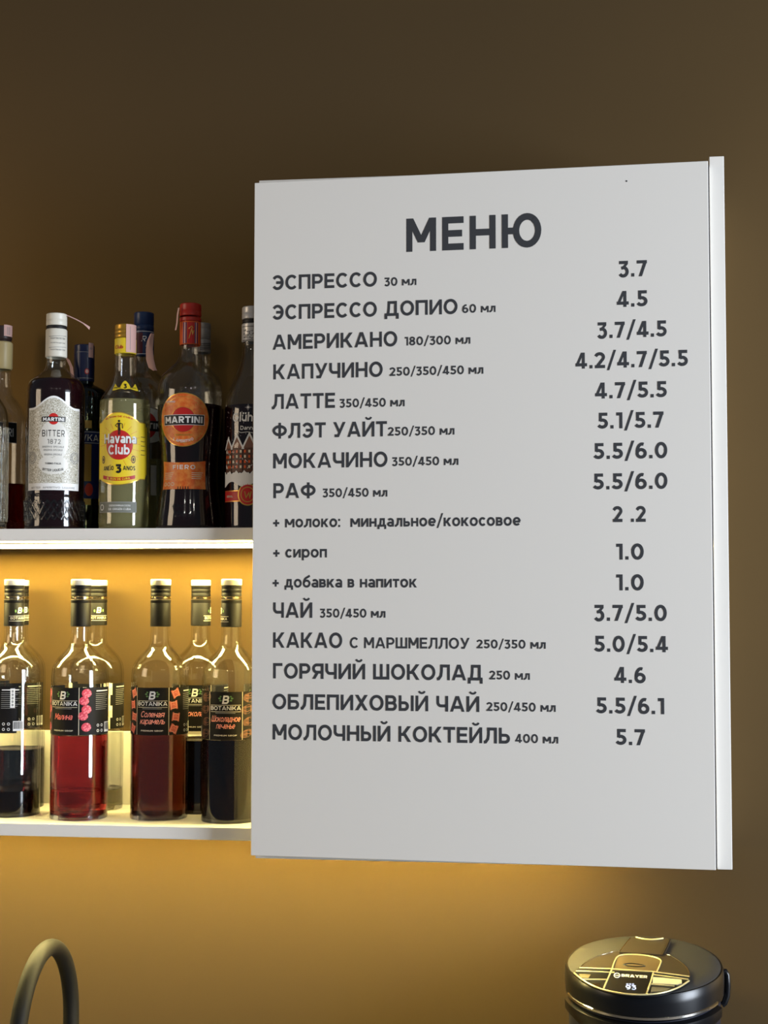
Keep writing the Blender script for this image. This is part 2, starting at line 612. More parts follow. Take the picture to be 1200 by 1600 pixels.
liq_red = liquid_mat('raspberry_syrup', (0.86, 0.03, 0.13), 46)
liq_caramel = liquid_mat('caramel_syrup', (0.6, 0.27, 0.09), 82)
liq_pale = liquid_mat('pale_syrup', (0.96, 0.9, 0.5), 10)
liq_rum = mat('pale_gold_rum', (0.84, 0.77, 0.36), 0.0, trans=0.78, ior=1.36, linear=True)
liq_campari = liquid_mat('red_bitter', (0.55, 0.02, 0.04), 90)
liq_dark = mat('dark_syrup', (16, 10, 9), 0.12, spec=0.3)
liq_wine = mat('dark_wine', (26, 5, 8), 0.12, spec=0.3)

# ------------------------------------------------------------------ the setting
WALL_Y = 0.212
wb = MB()
wb.box(-2.4, 2.6, WALL_Y, WALL_Y + 0.12, 0.0, 3.1, wall_m)
tag(wb.build('wall_back'), kind='structure')
fl = MB()
fl.box(-2.4, 2.6, -4.6, WALL_Y + 0.12, -0.1, 0.0, mottled('floor_tile', (120, 112, 104), (132, 124, 115), 4.0, 0.5))
tag(fl.build('floor'), kind='structure')

# ------------------------------------------------------------------ shelves, side panel, backing panel
ZU, ZL = 1.7459, 1.3407
TH = 0.0170
SX0, SX1 = -1.05, 0.4716


def shelf(name, z, label, upstand):
    r = empty(name, (SX0, 0, z), label, 'shelf')
    L = SX1 - 0.0006 - SX0
    b = MB(); b.box(0, L, 0, WALL_Y - 0.0005, -TH, 0, shelf_m); b.build('shelf_board', r, bevel=0.0006)
    e = L - 0.01 if upstand is False else L - 0.16
    yo = 0.050 if upstand else 0.072
    p = MB(); p.box(0.002, e, yo, yo + 0.0025, -TH - (0.0075 if upstand else 0.0022), -TH - 0.0002, alu_m); p.box(0.002, e, yo + 0.022, yo + 0.0245, -TH - 0.0075, -TH - 0.0002, alu_m)
    p.box(0.002, e, yo + 0.0025, yo + 0.022, -TH - 0.0022, -TH - 0.0002, alu_m)
    pr = p.build('light_channel', r)
    d = MB(); d.box(0.004, e - 0.002, yo + 0.0027, yo + 0.0218, -TH - 0.0070, -TH - 0.0026, led_m)
    d.build('light_strip', pr)
    if upstand:
        u = MB(); u.box(0, L, WALL_Y - 0.0075, WALL_Y - 0.0008, 0.0003, 0.109, shelf_m); u.build('back_upstand', r, bevel=0.0005)
    return r


shelf('wall_shelf', ZU, 'upper white wall shelf with glowing light strip beneath, carrying liquor bottles', False)
shelf('wall_shelf', ZL, 'lower white wall shelf with back upstand, carrying the syrup bottles', True)

sp = MB(); sp.box(0.4716, 0.4906, -0.0105, WALL_Y - 0.0005, 1.3020, 2.2328, white_m)
tag(sp.build('side_panel', bevel=0.0006), 'tall narrow white panel edge standing right of the menu board', 'panel')
pl = at(405, 600, -0.0105).x
bp_ = MB(); bp_.box(pl, 0.4706, -0.0185, -0.0015, 1.304, 2.2195, white_m)
bk_ = bp_.build('backing_panel', bevel=0.0005)
es = MB(); es.box(0.4575, 0.4704, -0.0197, -0.0187, 1.3045, 2.2190, mat('gap_shade', (52, 50, 54), .6)); es.build('gap_shade_strip', bk_)  # dark strip painted in as the shade of the gap beside the side panel
tag(bk_, 'white panel just behind the menu board, its top edge peeking out at upper left', 'panel')

# ------------------------------------------------------------------ menu board
PHI = 0.04883
BW, BH = 0.6003, 0.9
BL = Vector((-0.13459, -0.0385, 1.31088))
E1 = Vector((math.cos(PHI), -math.sin(PHI), 0))
N1 = Vector((-math.sin(PHI), -math.cos(PHI), 0))       # out of the board, towards the room
menu = empty('menu_board', BL, 'large white menu board with charcoal Cyrillic drinks list and prices', 'menu board')
menu.rotation_euler = (0, 0, -PHI)
b = MB(); b.box(0, BW, 0, 0.016, 0, BH, white_m); b.build('board_panel', menu, bevel=0.0007)


def on_board(px, py):
    p = at_plane(px, py, BL, N1) - BL
    return p.dot(E1), p.z


def board_text(name, text, x0, x1, yb, capx, w=0.215, track=0.115):
    """text fitted between two photograph columns; yb baseline, capx cap height in pixels at its left end"""
    u0, v0 = on_board(x0, yb)
    u1, _ = on_board(x1, yb)
    _, vt = on_board(x0, yb - capx)
    hgt = vt - v0
    quads, W = layout(text, w, track)
    k = (u1 - u0) / W
    m = MB()
    for i, q in enumerate(quads):                     # overlapping strokes lie a hair apart
        m.face([(u0 + x * k, -0.0002 - 1.2e-5 * (i % 18), v0 + y * hgt) for x, y in q], vinyl_m)
    return m.build(name, menu)


board_text('menu_heading', 'МЕНЮ', 635, 846, 393.8, 52, 0.2, 0.2)
LINES = [
    (('ЭСПРЕССО', 425.3, 589, 453.4, 22.8), ('30 мл', 600.5, 650.3, 447.2, 13.3)),
    (('ЭСПРЕССО ДОПИО', 425.3, 715, 499.8, 23), ('60 мл', 722.4, 774, 489.2, 13.5)),
    (('АМЕРИКАНО', 426, 620.8, 546.6, 23.3), ('180/300 мл', 632.3, 734.7, 540, 13.5)),
    (('КАПУЧИНО', 427.2, 598, 593, 23.5), ('250/350/450 мл', 609, 755, 587.6, 13.5)),
    (('ЛАТТЕ', 425.3, 523.5, 639.4, 23.5), ('350/450 мл', 530.4, 632, 637, 13.6)),
    (('ФЛЭТ УАЙТ', 426, 604.7, 685, 23.5), ('250/350 мл', 606.3, 709.8, 681, 13.6)),
    (('МОКАЧИНО', 426.9, 605.5, 732, 23.5), ('350/450 мл', 612.4, 716, 728, 13.6)),
    (('РАФ', 427.3, 493.2, 778.6, 23.5), ('350/450 мл', 504, 605, 777, 13.6)),
    (('+ молоко:  миндальное/кокосовое', 426.9, 813.3, 824.3, 18.0),),
    (('+ сироп', 427, 510.4, 871.4, 18.0),),
    (('+ добавка в напиток', 426, 651, 918, 18.0),),
    (('ЧАЙ', 426.8, 488, 965.2, 24), ('350/450 мл', 499.6, 602, 964.8, 13.8)),
    (('КАКАО', 426.8, 534.8, 1012, 24), ('С МАРШМЕЛЛОУ', 546.8, 734, 1012.6, 17), ('250/350 мл', 745, 852.4, 1013, 13.8)),
    (('ГОРЯЧИЙ ШОКОЛАД', 426.8, 754, 1060, 24), ('250 мл', 764.8, 827.6, 1061.6, 13.8)),
    (('ОБЛЕПИХОВЫЙ ЧАЙ', 426, 749, 1108, 24), ('250/450 мл', 760.4, 868, 1110.8, 13.8)),
    (('МОЛОЧНЫЙ КОКТЕЙЛЬ', 426, 797, 1155.5, 24.2), ('400 мл', 805, 872, 1160.6, 14)),
]
for row in LINES:
    for i, (t, x0, x1, yb, ch) in enumerate(row):
        nm = 'menu_item' if i == 0 else ('item_note' if len(row) == 3 and i == 1 else 'serving_size')
        board_text(nm, t, x0, x1, yb, ch, (0.19 if ch > 18.5 else 0.185) if ch > 15 else 0.195, 0.13)
hu, hv = on_board(979, 283)
m = MB(); m.face([(hu + .0011 * math.cos(a * PI / 6), -.0003, hv + .0011 * math.sin(a * PI / 6)) for a in range(12)], vinyl_m); m.build('pin_hole', menu)
PRICES = [('3.7', 966.3, 1011, 433), ('4.5', 963.8, 1011.8, 480), ('3.7/4.5', 933, 1041.8, 528.8), ('4.2/4.7/5.5', 899.3, 1075, 576.3),
          ('4.7/5.5', 930, 1042, 623), ('5.1/5.7', 934, 1037, 670), ('5.5/6.0', 927.8, 1042.8, 717.5), ('5.5/6.0', 927, 1043, 765),
          ('2 .2', 958, 1009, 815.8), ('1.0', 962.5, 1006, 874.5), ('1.0', 962.5, 1006, 922.5), ('3.7/5.0', 928, 1042, 970),
          ('5.0/5.4', 928.8, 1043.8, 1018.3), ('4.6', 960, 1009, 1067), ('5.5/6.1', 931.8, 1038, 1114.5), ('5.7', 962.5, 1008, 1163.8)]
for t, x0, x1, yb in PRICES:
    board_text('price', t, x0, x1, yb, 25, 0.2, 0.16)


# ------------------------------------------------------------------ bottles
def spline(pts, n=6):
    """Catmull-Rom through (r, z) points; a point given as (r, z, 1) is a hard corner"""
    out = []
    P = [(p[0], p[1]) for p in pts]
    hard = [len(p) > 2 for p in pts]
    for i in range(len(P) - 1):
        p1, p2 = P[i], P[i + 1]
        p0 = P[i - 1] if i and not hard[i] else p1
        p3 = P[i + 2] if i + 2 < len(P) and not hard[i + 1] else p2
        for k in range(n):
            t = k / n
            o = []
            for a in (0, 1):
                o.append(0.5 * (2 * p1[a] + (p2[a] - p0[a]) * t + (2 * p0[a] - 5 * p1[a] + 4 * p2[a] - p3[a]) * t * t + (3 * p1[a] - p0[a] - 3 * p2[a] + p3[a]) * t ** 3))
            out.append(tuple(o))
    out.append(P[-1])
    return out


class Bottle:
    """A glass bottle standing at (photograph column cx, depth plane Y). Profile: (radius px, row px) as measured in the photo."""
    def __init__(self, name, label, cx, Y, z0, prof, glass, group=None, copy_scale=None):
        p = at(cx, 1000 if z0 == ZL else 700, Y)
        self.loc = Vector((p.x, Y, z0 + 0.0004))
        self.k = depth(self.loc) / F
        self.cx, self.Y, self.z0 = cx, Y, z0
        self.root = empty(name, self.loc, label, 'bottle', group or 'liquor bottles on the upper shelf')
        self.phi = math.atan2(CAM.y - Y, CAM.x - p.x)
        self.prof = [(r * self.k, self.row(y), *rest) for r, y, *rest in prof]
        base = self.prof[-1]
        pts = [(base[0] - 0.004, 0.0, 1), (base[0] - 0.001, 0.0012), (base[0], 0.005)] + list(reversed(self.prof[:-1]))
        self.pts = spline(pts)                              # rising
        self.glass = glass

    def row(self, y):
        return at(self.cx, y, self.Y).z - self.loc.z

    def lrow(self, y):
        return at(self.cx, y, self.Y - 0.85 * max(r for r, *_ in self.prof)).z - self.loc.z

    def rad(self, z):
        P = self.pts
        for (r0, z0), (r1, z1) in zip(P[:-1], P[1:]):
            if z0 <= z <= z1 and z1 > z0:
                return r0 + (r1 - r0) * (z - z0) / (z1 - z0)
        return P[-1][0] if z > P[-1][1] else P[2][0]

    def body(self, thick=0.0026):
        m = MB()
        outer = [(0, 0.003), (self.pts[0][0] * 0.75, 0.002)] + self.pts
        inner = [(max(r - thick, 0.004), z) for r, z in self.pts if z > 0.0068]
        inner = [(0, 0.0062), (inner[0][0] * 0.7, 0.0048), (inner[0][0] - 0.003, 0.0052)] + inner
        m.lathe(outer + list(reversed(inner)), self.glass)
        self.inner = inner
        return m.build('glass_body', self.root, smooth=50)

    def liquid(self, y, m_):
        lv = self.row(y)
        pr = [(0, 0.0022), (self.pts[0][0] - 0.003, 0.0018)] + [(r - 0.0006, z + 0.0008) for r, z in self.pts if z < lv - 0.001]
        rl = self.rad(lv) - 0.0007
        pr += [(rl, lv), (rl - 0.002, lv - 0.0006), (0, lv - 0.0008)]
        m = MB(); m.lathe(pr, m_)
        return m.build('liquid', self.root, smooth=50)

    def ring(self, name, rows, m_, closed_top=False, closed_bottom=False, parent=None):
        """a turned part: rows of (radius px, row px), top first"""
        pr = [(r * self.k, self.row(y)) for r, y in rows]
        if closed_top: pr = [(0, pr[0][1])] + pr
        if closed_bottom: pr = pr + [(0, pr[-1][1])]
        m = MB(); m.lathe(pr, m_)
        return m.build(name, parent or self.root, smooth=35)

    # ---- printing on the glass: a = angle in degrees from the line to the camera (+ right), z in metres
    def P(self, a, z, off):
        t = self.phi + math.radians(a)
        r = self.rad(z) + off
        return (r * math.cos(t), r * math.sin(t), z)


class Decal:
    """one label: all printing of one label in one mesh, centred at an angle; u and v in mm from its centre"""
    def __init__(self, bt, a0, z_mid, radius=None):
        self.b, self.a0, self.z, self.m = bt, a0, z_mid, MB()
        self.R = radius or bt.rad(z_mid)
        self.n = 0
        self.fixed = radius

    def p(self, u, v, layer):
        a = self.a0 + math.degrees(u / 1000 / self.R)
        z = self.z + v / 1000
        off = 0.0003 + 0.00013 * layer
        if self.fixed:
            t = self.b.phi + math.radians(a)
            r = self.fixed + off
            return (r * math.cos(t), r * math.sin(t), z)
        return self.b.P(a, z, off)

    def strip(self, u0, u1, lo, hi, m, layer=0, nv=4):
        n = max(2, int(abs(u1 - u0) / 2.0))
        rows = []
        for j in range(nv + 1):
            row = []
            for i in range(n + 1):
                u = u0 + (u1 - u0) * i / n
                l = lo(u) if callable(lo) else lo
                h = hi(u) if callable(hi) else hi
                row.append(self.p(u, l + (h - l) * j / nv, layer))
            rows.append(row)
        self.m.grid(rows, m)

    def disc(self, u, v, ru, rv, m, layer=1, r0=0.0, seg=28, a0=0, a1=360, rings=None):
        rings = rings or max(1, int(ru / 2.5))
        rows = []
        for k in range(rings + 1):
            f = max(r0, 0.001) + (1 - max(r0, 0.001)) * k / rings
            rows.append([self.p(u + ru * f * math.cos(math.radians(a0 + (a1 - a0) * j / seg)), v + rv * f * math.sin(math.radians(a0 + (a1 - a0) * j / seg)), layer) for j in range(seg + 1)])
        self.m.grid(rows, m)

    def poly(self, pts, m, layer=1):
        self.n = (self.n + 1) % 9
        self.m.face([self.p(u, v, layer + 0.07 * self.n) for u, v in pts], m)

    def line(self, pts, w, m, layer=2):
        fine = [pts[0]]
        for a, b in zip(pts[:-1], pts[1:]):               # short pieces, so that long rules follow the curve
            n = max(1, int(math.dist(a, b) / 2.5))
            fine += [(a[0] + (b[0] - a[0]) * i / n, a[1] + (b[1] - a[1]) * i / n) for i in range(1, n + 1)]
        for q in ribbon(fine, w):
            self.poly(q, m, layer)

    def text(self, t, u, v, h, m, layer=2, w=0.17, track=0.13, slant=0.0, width=None, bow=None):
        """centred at u, baseline v, cap height h (mm); bow = radius of an arched baseline"""
        quads, W = layout(t, w, track, slant)
        k = (width / W) if width else h
        for q in quads:
            pts = []
            for x, y in q:
                X, Y = (x - W / 2) * k, y * h
                if bow:
                    r = bow + Y if bow > 0 else -bow - Y
                    a = X / abs(bow)
                    X, Y = r * math.sin(a), (r * math.cos(a) - abs(bow)) * (1 if bow > 0 else -1)
                pts.append((u + X, v + Y))
            self.poly(pts, m, layer)

    def build(self, name='front_label'):
        return self.m.build(name, self.b.root)


# ---------------- syrup bottles on the lower shelf (one moulded shape for all)
SYRUP = [(14.4, 912), (14.4, 948), (14.8, 985), (15.6, 1001), (18.4, 1010), (26, 1018.5), (33, 1026), (38.8, 1034), (42.4, 1043), (43.9, 1055), (44, 1072), (44, 1150), (44, 1270), (44, 1282)]
SY0 = 0.075


def raspberry(d, u, v, s):
    d.disc(u, v, s, s * 0.9, rasp_ink, 2, seg=14, rings=1)
    for k in range(14):
        a, r = k * 2.4, s * 0.85 * math.sqrt((k + 0.5) / 14)
        d.disc(u + r * math.cos(a), v + r * 0.9 * math.sin(a), s * 0.19, s * 0.19, rasp_light if k % 3 else rasp_ink, 3, seg=8, rings=1)


def caramel(d, u, v, s, rot):
    def sq(k): return [(u + k * s * math.cos(rot + PI / 4 + i * PI / 2), v + k * s * math.sin(rot + PI / 4 + i * PI / 2)) for i in range(4)]
    d.poly(sq(1.0), caramel_ink, 2)
    d.poly(sq(0.8), caramel_light, 3)
    d.poly(sq(0.62), caramel_ink, 4)
    d.line([(u - s * .35, v), (u, v + s * .2), (u + s * .3, v - s * .1)], 0.5, caramel_light, 5)


def cookie(d, u, v, s, rot):
    pts = [(u + s * (0.85 + 0.25 * random.random()) * math.cos(a * PI / 5), v + s * 0.62 * (0.85 + 0.3 * random.random()) * math.sin(a * PI / 5 + rot * .1)) for a in range(10)]
    d.poly(pts, brown_ink, 2)
    for k in range(4):
        y = v - s * .35 + k * s * .22
        d.line([(u - s * .55, y), (u, y + s * .18 * math.cos(rot + k)), (u + s * .55, y + s * .05)], 0.55, light_brown if k % 2 else dark_ink, 3)


def marshmallow(d, u, v, s, rot):
    d.strip(u - s * .8, u + s * .8, v - s, v + s, cream, 2)
    d.disc(u, v + s * .6, s * .8, s * .5, white_ink, 3, seg=14, rings=1)


def nothing(*a):
    pass


def syrup(label, cx, Y, lev, lm, a0, pics, names, ink, band=None, slip=0, sleeve_a=180, back_light=False, span=112):
    proto_k = depth(at(126, 1000, SY0)) / F
    bt = Bottle('syrup_bottle', label, cx, Y, ZL, SYRUP, glass_m, 'syrup bottles on the lower shelf')
    # same moulded size whatever the distance: take the profile from the reference bottle
    ref = at(126, 1000, SY0)
    zrow = lambda y: at(126, y, SY0).z - (ZL + 0.0004)
    bt.k = proto_k
    bt.row = zrow
    bt.prof = [(r * proto_k, zrow(y)) for r, y in SYRUP]
    base = bt.prof[-1]
    bt.pts = spline([(base[0] - 0.004, 0.0, 1), (base[0] - 0.001, 0.0012), (base[0], 0.005)] + list(reversed(bt.prof[:-1])))
    bt.body()
    if lev: bt.liquid(lev, lm)
    cap = bt.ring('cap', [(15.0, 914.3), (15.6, 915), (15.6, 919), (15.0, 920), (15.6, 921.5), (15.6, 925), (14.9, 926.2), (15.6, 927.5), (15.6, 931), (15.0, 931.8)], black_m)
    bt.ring('cap_top', [(14.8, 905.2), (16.0, 906.3), (16.1, 913.3), (15.4, 914.4)], cap_cream, closed_top=True, parent=cap)
    bt.ring('cap_seal_ring', [(15.0, 932.4), (15.7, 933), (15.7, 935.4), (15.0, 936)], seal_m, parent=cap)
    slv = bt.ring('neck_sleeve', [(15.1, 936.6), (15.9, 937.4), (15.9, 941), (15.3, 942.2), (15.7, 943), (15.9, 978), (15.1, 978.7)], black_m)
    R = 15.9 * proto_k
    d = Decal(bt, sleeve_a, (zrow(943) + zrow(978)) / 2, radius=R)
    d.text('BOTANIKA', 0, -7.0, 3.6, cream, 1, w=.15)
    d.line([(-15, -2.0), (15, -2.0)], 0.5, cream, 1); d.line([(-15, -9.2), (15, -9.2)], 0.5, cream, 1)
    d.text('B', 0, 1.8, 8.5, cream, 1, w=.2, slant=.15)
    d.disc(6.6, 5.5, 1.3, 2.2, green_ink, 1, seg=10, rings=1); d.disc(-6.0, 5.0, 1.3, 2.2, green_ink, 1, seg=10, rings=1)
    s_o = d.build('sleeve_print'); s_o.parent = slv
    # body label
    lrow = lambda y: at(126, y, SY0 - 0.034).z - (ZL + 0.0004)
    zt, zb = lrow(1074), lrow(1148)
    zm = (zt + zb) / 2 + slip
    H = (zt - zb) * 1000 / 2
    d = Decal(bt, a0, zm)
    mm = math.radians(1) * d.R * 1000                 # mm per degree
    d.strip(-span * mm, span * mm, -H, H, label_black, 0)
    if band: d.strip(-34 * mm, 60 * mm, -H - 5, -H, cream, 0)
    for sg in (-1, 1):
        d.strip(sg * 34.2 * mm - 0.35, sg * 34.2 * mm + 0.35, -H, H, cream, 2)
    d.text('B', 0.0, H - 16.5, 11.5, white_ink, 2, w=.2, slant=.18)
    for sg in (-1, 1):
        for k, (du, dv, ru) in enumerate(((7.2, -12, 1.2), (8.6, -9, 1.3), (7.0, -6.5, 1.0))):
            d.disc(sg * du + 0.6, H + dv, ru * 1.5, ru, green_ink, 2, seg=10, rings=1)
    d.text('BOTANIKA', 0, H - 25.0, 5.4, white_ink, 2, w=.16, width=40 * mm * 1.55)
    d.line([(-31 * mm, H - 18.3), (31 * mm, H - 18.3)], 0.55, cream, 2)
    d.line([(-31 * mm, H - 27.3), (31 * mm, H - 27.3)], 0.55, cream, 2)
    d.line([(-20 * mm, H - 29.2), (20 * mm, H - 29.2)], 0.7, grey_ink, 2)
    n = len(names)
    for i, t in enumerate(names):
        d.text(t, 0, (-11.5 if n == 1 else -8.0 - 9.6 * i), 8.4, ink, 2, w=.15, track=.03, slant=.32, width={6: 29, 7: 34, 8: 36, 10: 41}.get(len(t), 26) - (8 if t == 'печенье' else 0))
    d.text('PREMIUM SIROP', 0, -H + 5.2, 2.0, cream, 2, w=.2, width=46 * mm)
    # picture columns either side of the front panel
    for sg in (-1, 1):
        c = sg * 47 * mm
        if pics is raspberry:
            for k, (du, dv) in enumerate(((1.6, 25), (-2, 14.5), (1.5, 2.5), (-3.2, -6.5), (1.4, -22))):
                raspberry(d, c + du, dv, 6.9)
        elif pics is not nothing:
            for k in range(4):
                pics(d, c + (1.8, -1.6, 2.0, -1.4)[k], 25 - k * 16.5, 10.5 if pics is cookie else 8.6, k * 1.3 + 0.4)
    # small print, recycling marks and bar code on the back panels
    for sg in (-1, 1):
        c = sg * 87 * mm
        d.line([(c - 12, H - 5), (c + 12, H - 5)], 1.5, white_ink, 2)
        for k in range(9):
            d.line([(c - 13, H - 9 - k * 2.7), (c + 13 - (k % 3) * 3, H - 9 - k * 2.7)], 0.7, grey_ink, 2)
        for k in range(2):
            for l in range(2):
                d.disc(c - 9 + 7 * k, -H + 13 - l * 7.5, 2.2, 2.2, white_ink, 2, r0=.62, seg=6, rings=1)
        bx = c + 4 if sg > 0 else c - 1
        d.strip(bx, bx + 14, -H + 3, -H + 17, white_ink, 2)
        x = bx + 1
        while x < bx + 12.6:
            wd = random.choice((0.35, 0.6, 0.9))
            d.strip(x, x + wd, -H + 6, -H + 16, dark_ink, 3, nv=1)
            x += wd + random.choice((0.4, 0.6))
    if back_light:                                        # dated white box beside the bar code
        ub = span * mm - 6
        d.strip(ub - 3.2, ub + 3.2, H - 30, H - 3, white_ink, 3)
        for k in range(5):
            d.disc(ub, H - 7 - k * 4.8, 1.2, 1.7, dark_ink, 4, r0=.45, seg=8, rings=1)
    d.build('wrap_label')
    return bt


random.seed(3)
syrup('syrup bottle at far left with barcode label facing out, little dark syrup left', 21.5, 0.088, 1236, liq_dark, -92, nothing, ['Кофе'], salmon_ink, sleeve_a=32, back_light=True, span=100)
syrup('syrup bottle half hidden behind the far left barcode bottle', 29, 0.168, 1180, liq_dark, -50, nothing, ['Кофе'], salmon_ink, sleeve_a=40)
syrup('red raspberry syrup bottle, label with raspberries, front row', 126, 0.070, 1146, liq_red, -36, raspberry, ['Малина'], pink_ink, sleeve_a=170)
syrup('nearly empty pale syrup bottle behind the red raspberry bottle', 151.5, 0.166, 1243, liq_pale, -25, marshmallow, ['Зефир'], salmon_ink, sleeve_a=8)
syrup('brown caramel syrup bottle, label with pink caramel cubes', 250.5, 0.085, 1140, liq_caramel, -16, caramel, ['Соленая', 'карамель'], salmon_ink, sleeve_a=175)
syrup('dark syrup bottle with cream band behind the caramel and cookie syrups', 313.5, 0.156, 1160, liq_dark, -12, nothing, ['Шоколад'], salmon_ink, band=True, sleeve_a=75)
syrup('black chocolate cookie syrup bottle in front, right beside the menu board', 361.3, 0.072, 1150, liq_dark, -11, cookie, ['Шоколадное', 'печенье'], salmon_ink, slip=-0.004, sleeve_a=-75)
syrup('syrup bottle mostly hidden behind the menu board edge, only its shoulder showing', 425, 0.150, 1165, liq_dark, -40, nothing, ['Кокос'], salmon_ink, sleeve_a=120)

# ---------------- liquor bottles on the upper shelf
FR, BK = 0.058, 0.150
BASE = 827

# ribbed clear bottle cut by the picture's left edge
bt = Bottle('liquor_bottle', 'clear ribbed bottle cut off by the left picture edge, in front of red bitter', -32, 0.052, ZU,
            [(14, 556), (14, 590), (17, 606), (34, 628), (43, 650), (43.5, 700), (43.5, 800), (43, BASE)], relief_glass)
g = bt.body()
bt.ring('cap', [(14, 530), (15.5, 531.5), (15.5, 560), (15, 561)], mat('silver_foil', (196, 192, 186), 0.35, metal=.6), closed_top=True)
m = MB()
for k in range(48):
    a = 2 * PI * k / 48
    m.tube([(bt.rad(z) * math.cos(a), bt.rad(z) * math.sin(a), z) for z in [bt.row(y) for y in (815, 780, 740, 700, 668)]], 0.0012, relief_glass, seg=6)
m.build('glass_ribs', bt.root, smooth=60)

# red bitter, label ending in RI
bt = Bottle('liquor_bottle', 'red bitter bottle with black RI label at far left', 0, BK, ZU,
            [(14, 545), (14.5, 580), (15.5, 600), (20, 618), (31, 634), (37.5, 652), (39, 680), (39, 760), (39, BASE)], glass_m)
bt.body(); bt.liquid(757, liq_campari)
bt.ring('cap', [(15, 511), (16, 512), (16, 531), (15, 532), (14.5, 534)], mat('dark_cap', (60, 44, 40), .4), closed_top=True)
slv = bt.ring('neck_sleeve', [(15.5, 535), (17.5, 537), (17.3, 575), (16, 578)], mat('cream_foil', (216, 194, 138), .4))
d = Decal(bt, 45, bt.row(519), radius=16.2 * bt.k)
d.strip(-9, 9, -8, 9, pink_paper, 0)
for k in range(4): d.line([(-4 + k * 1.8, -6), (-4 + k * 1.8, 6)], 0.5, grey_ink, 1)
d.build('tax_stamp')
d = Decal(bt, -5, bt.lrow(675.5))
d.strip(-32, 29, -15.5, 15.5, grey_ink, 0); d.strip(-31, 28, -14.5, 14.5, dark_ink, 1)
d.text('CAMPARI', -2, -6, 12.5, white_ink, 2, w=.2, width=50)
d.strip(-6, 12, -70, -18, mat('grey_label', (122, 120, 120), .5), 0)
d.build('front_label')

# dark red bitter with silver engraved label
bt = Bottle('liquor_bottle', 'dark bitter bottle with engraved silver label and cream cap', 86, FR, ZU,
            [(14.8, 520), (15.2, 560), (16, 573), (20, 580), (29, 588), (40, 597), (44.5, 609), (45.6, 625), (45.8, 700), (45.4, 768), (44.6, 776), (45.6, 781), (45, 810), (45.6, BASE)], glass_m)
bt.body(); bt.liquid(595, liq_wine)
ivory = mat('ivory_foil', (222, 216, 200), .4)
cap = bt.ring('cap', [(14.5, 491), (16, 492), (16.2, 500), (15.8, 501), (16.2, 502), (16.2, 509), (15.6, 510)], ivory, closed_top=True)
bt.ring('cap_seal_ring', [(15.4, 510.4), (15.8, 511), (15.8, 514.5), (15.4, 515)], dark_ink, parent=cap)
slv = bt.ring('neck_sleeve', [(15.6, 515.4), (16.6, 517), (16.8, 558), (15.4, 559.5)], ivory)
d = Decal(bt, 10, bt.row(538), radius=16.8 * bt.k)
for k, (v, h) in enumerate(((9, .7), (5, 2.6), (-1, 1.6), (-7, .7), (-11, 2.0))):
    if h < 1: d.line([(-14, v), (14, v + 1.5)], h, grey_ink, 1)
    else: d.text('MARTINI BITTER', 0, v, h, grey_ink, 1, w=.16, width=22)
o = d.build('sleeve_print'); o.parent = slv
m = MB()
pth = [at(x, y, FR) - bt.loc for x, y in ((103, 492.5), (108, 494), (119, 499), (130, 505), (136, 509.5), (140, 513))]
wid = [.0009, .0008, .0008, .0009, .0016, .0024]
m.grid([[(p.x, p.y - .001, p.z - w), (p.x, p.y + .002, p.z + w)] for p, w in zip(pth, wid)], pink_paper)
m.build('torn_seal', bt.root)
zm = bt.lrow(695)
d = Decal(bt, -3.5, zm)
ph = lambda y: (bt.lrow(y) - zm) * 1000
Lw = 41.0
top = lambda u: ph(637) + (ph(619) - ph(637)) * (0.5 + 0.5 * math.cos(PI * max(-1, min(1, u / 33)))) if abs(u) < 33 else ph(637)
d.strip(-Lw, Lw, ph(766), top, white_ink, 0, nv=10)
d.strip(-Lw + 1, Lw - 1, ph(755), lambda u: top(u) - 3, silver_label, 1, nv=10)
pale = mat('pale_silver_paper', (224, 220, 210), .4)
d.disc(0, ph(690), 21, 30, pale, 2)
d.disc(0, ph(726), 21, 14, pale, 2)
d.disc(0, ph(655), 7.2, 8.2, red_ink, 3)
d.strip(-16.5, 16.5, ph(659.5), ph(651.5), dark_ink, 4)
d.text('MARTINI', 0, ph(658.4), 5.0, white_ink, 5, w=.23, width=29)
d.text('BITTER', 0, ph(682.5), 9.2, dark_ink, 3, w=.13, width=31, track=.3)
d.text('1872', 1, ph(694), 6.5, dark_ink, 3, w=.11, width=18, track=.3)
for k, (y, wd) in enumerate(((700, 30), (705, 26), (712, 24))):
    d.text('RISERVA SPECIALE', 0, ph(y), 2.6, grey_ink, 3, w=.17, width=wd)
d.text('TORINO ITALIA', 0, ph(726), 2.6, dark_ink, 3, w=.2, width=22)
d.text('BITTER LIQUEUR', 0, ph(737), 3.4, dark_ink, 3, w=.18, width=30, bow=-60)
for sg in (-1, 1):
    d.disc(sg * 32, ph(715), 7.5, 8.5, grey_ink, 3, r0=.86, rings=1); d.disc(sg * 32, ph(715), 5.0, 5.8, grey_ink, 3, r0=.8, rings=1)
d.text('BITTER  APERITIVO  LIQUORE', 0, ph(763.5), 2.6, grey_ink, 1, w=.16, width=66)
d.build('front_label')
m = MB()
for k in range(-14, 15):
    a0 = k * 12.8
    for s1 in (-1, 1):
        pts = []
        for i in range(9):
            t = i / 8
            z = bt.row(784 + 30 * t)
            pts.append(bt.P(a0 + s1 * (t * 25.6), z, 0.0002))
        m.tube(pts, 0.0012, relief_glass, seg=6)
m.build('diamond_relief', bt.root, smooth=60)

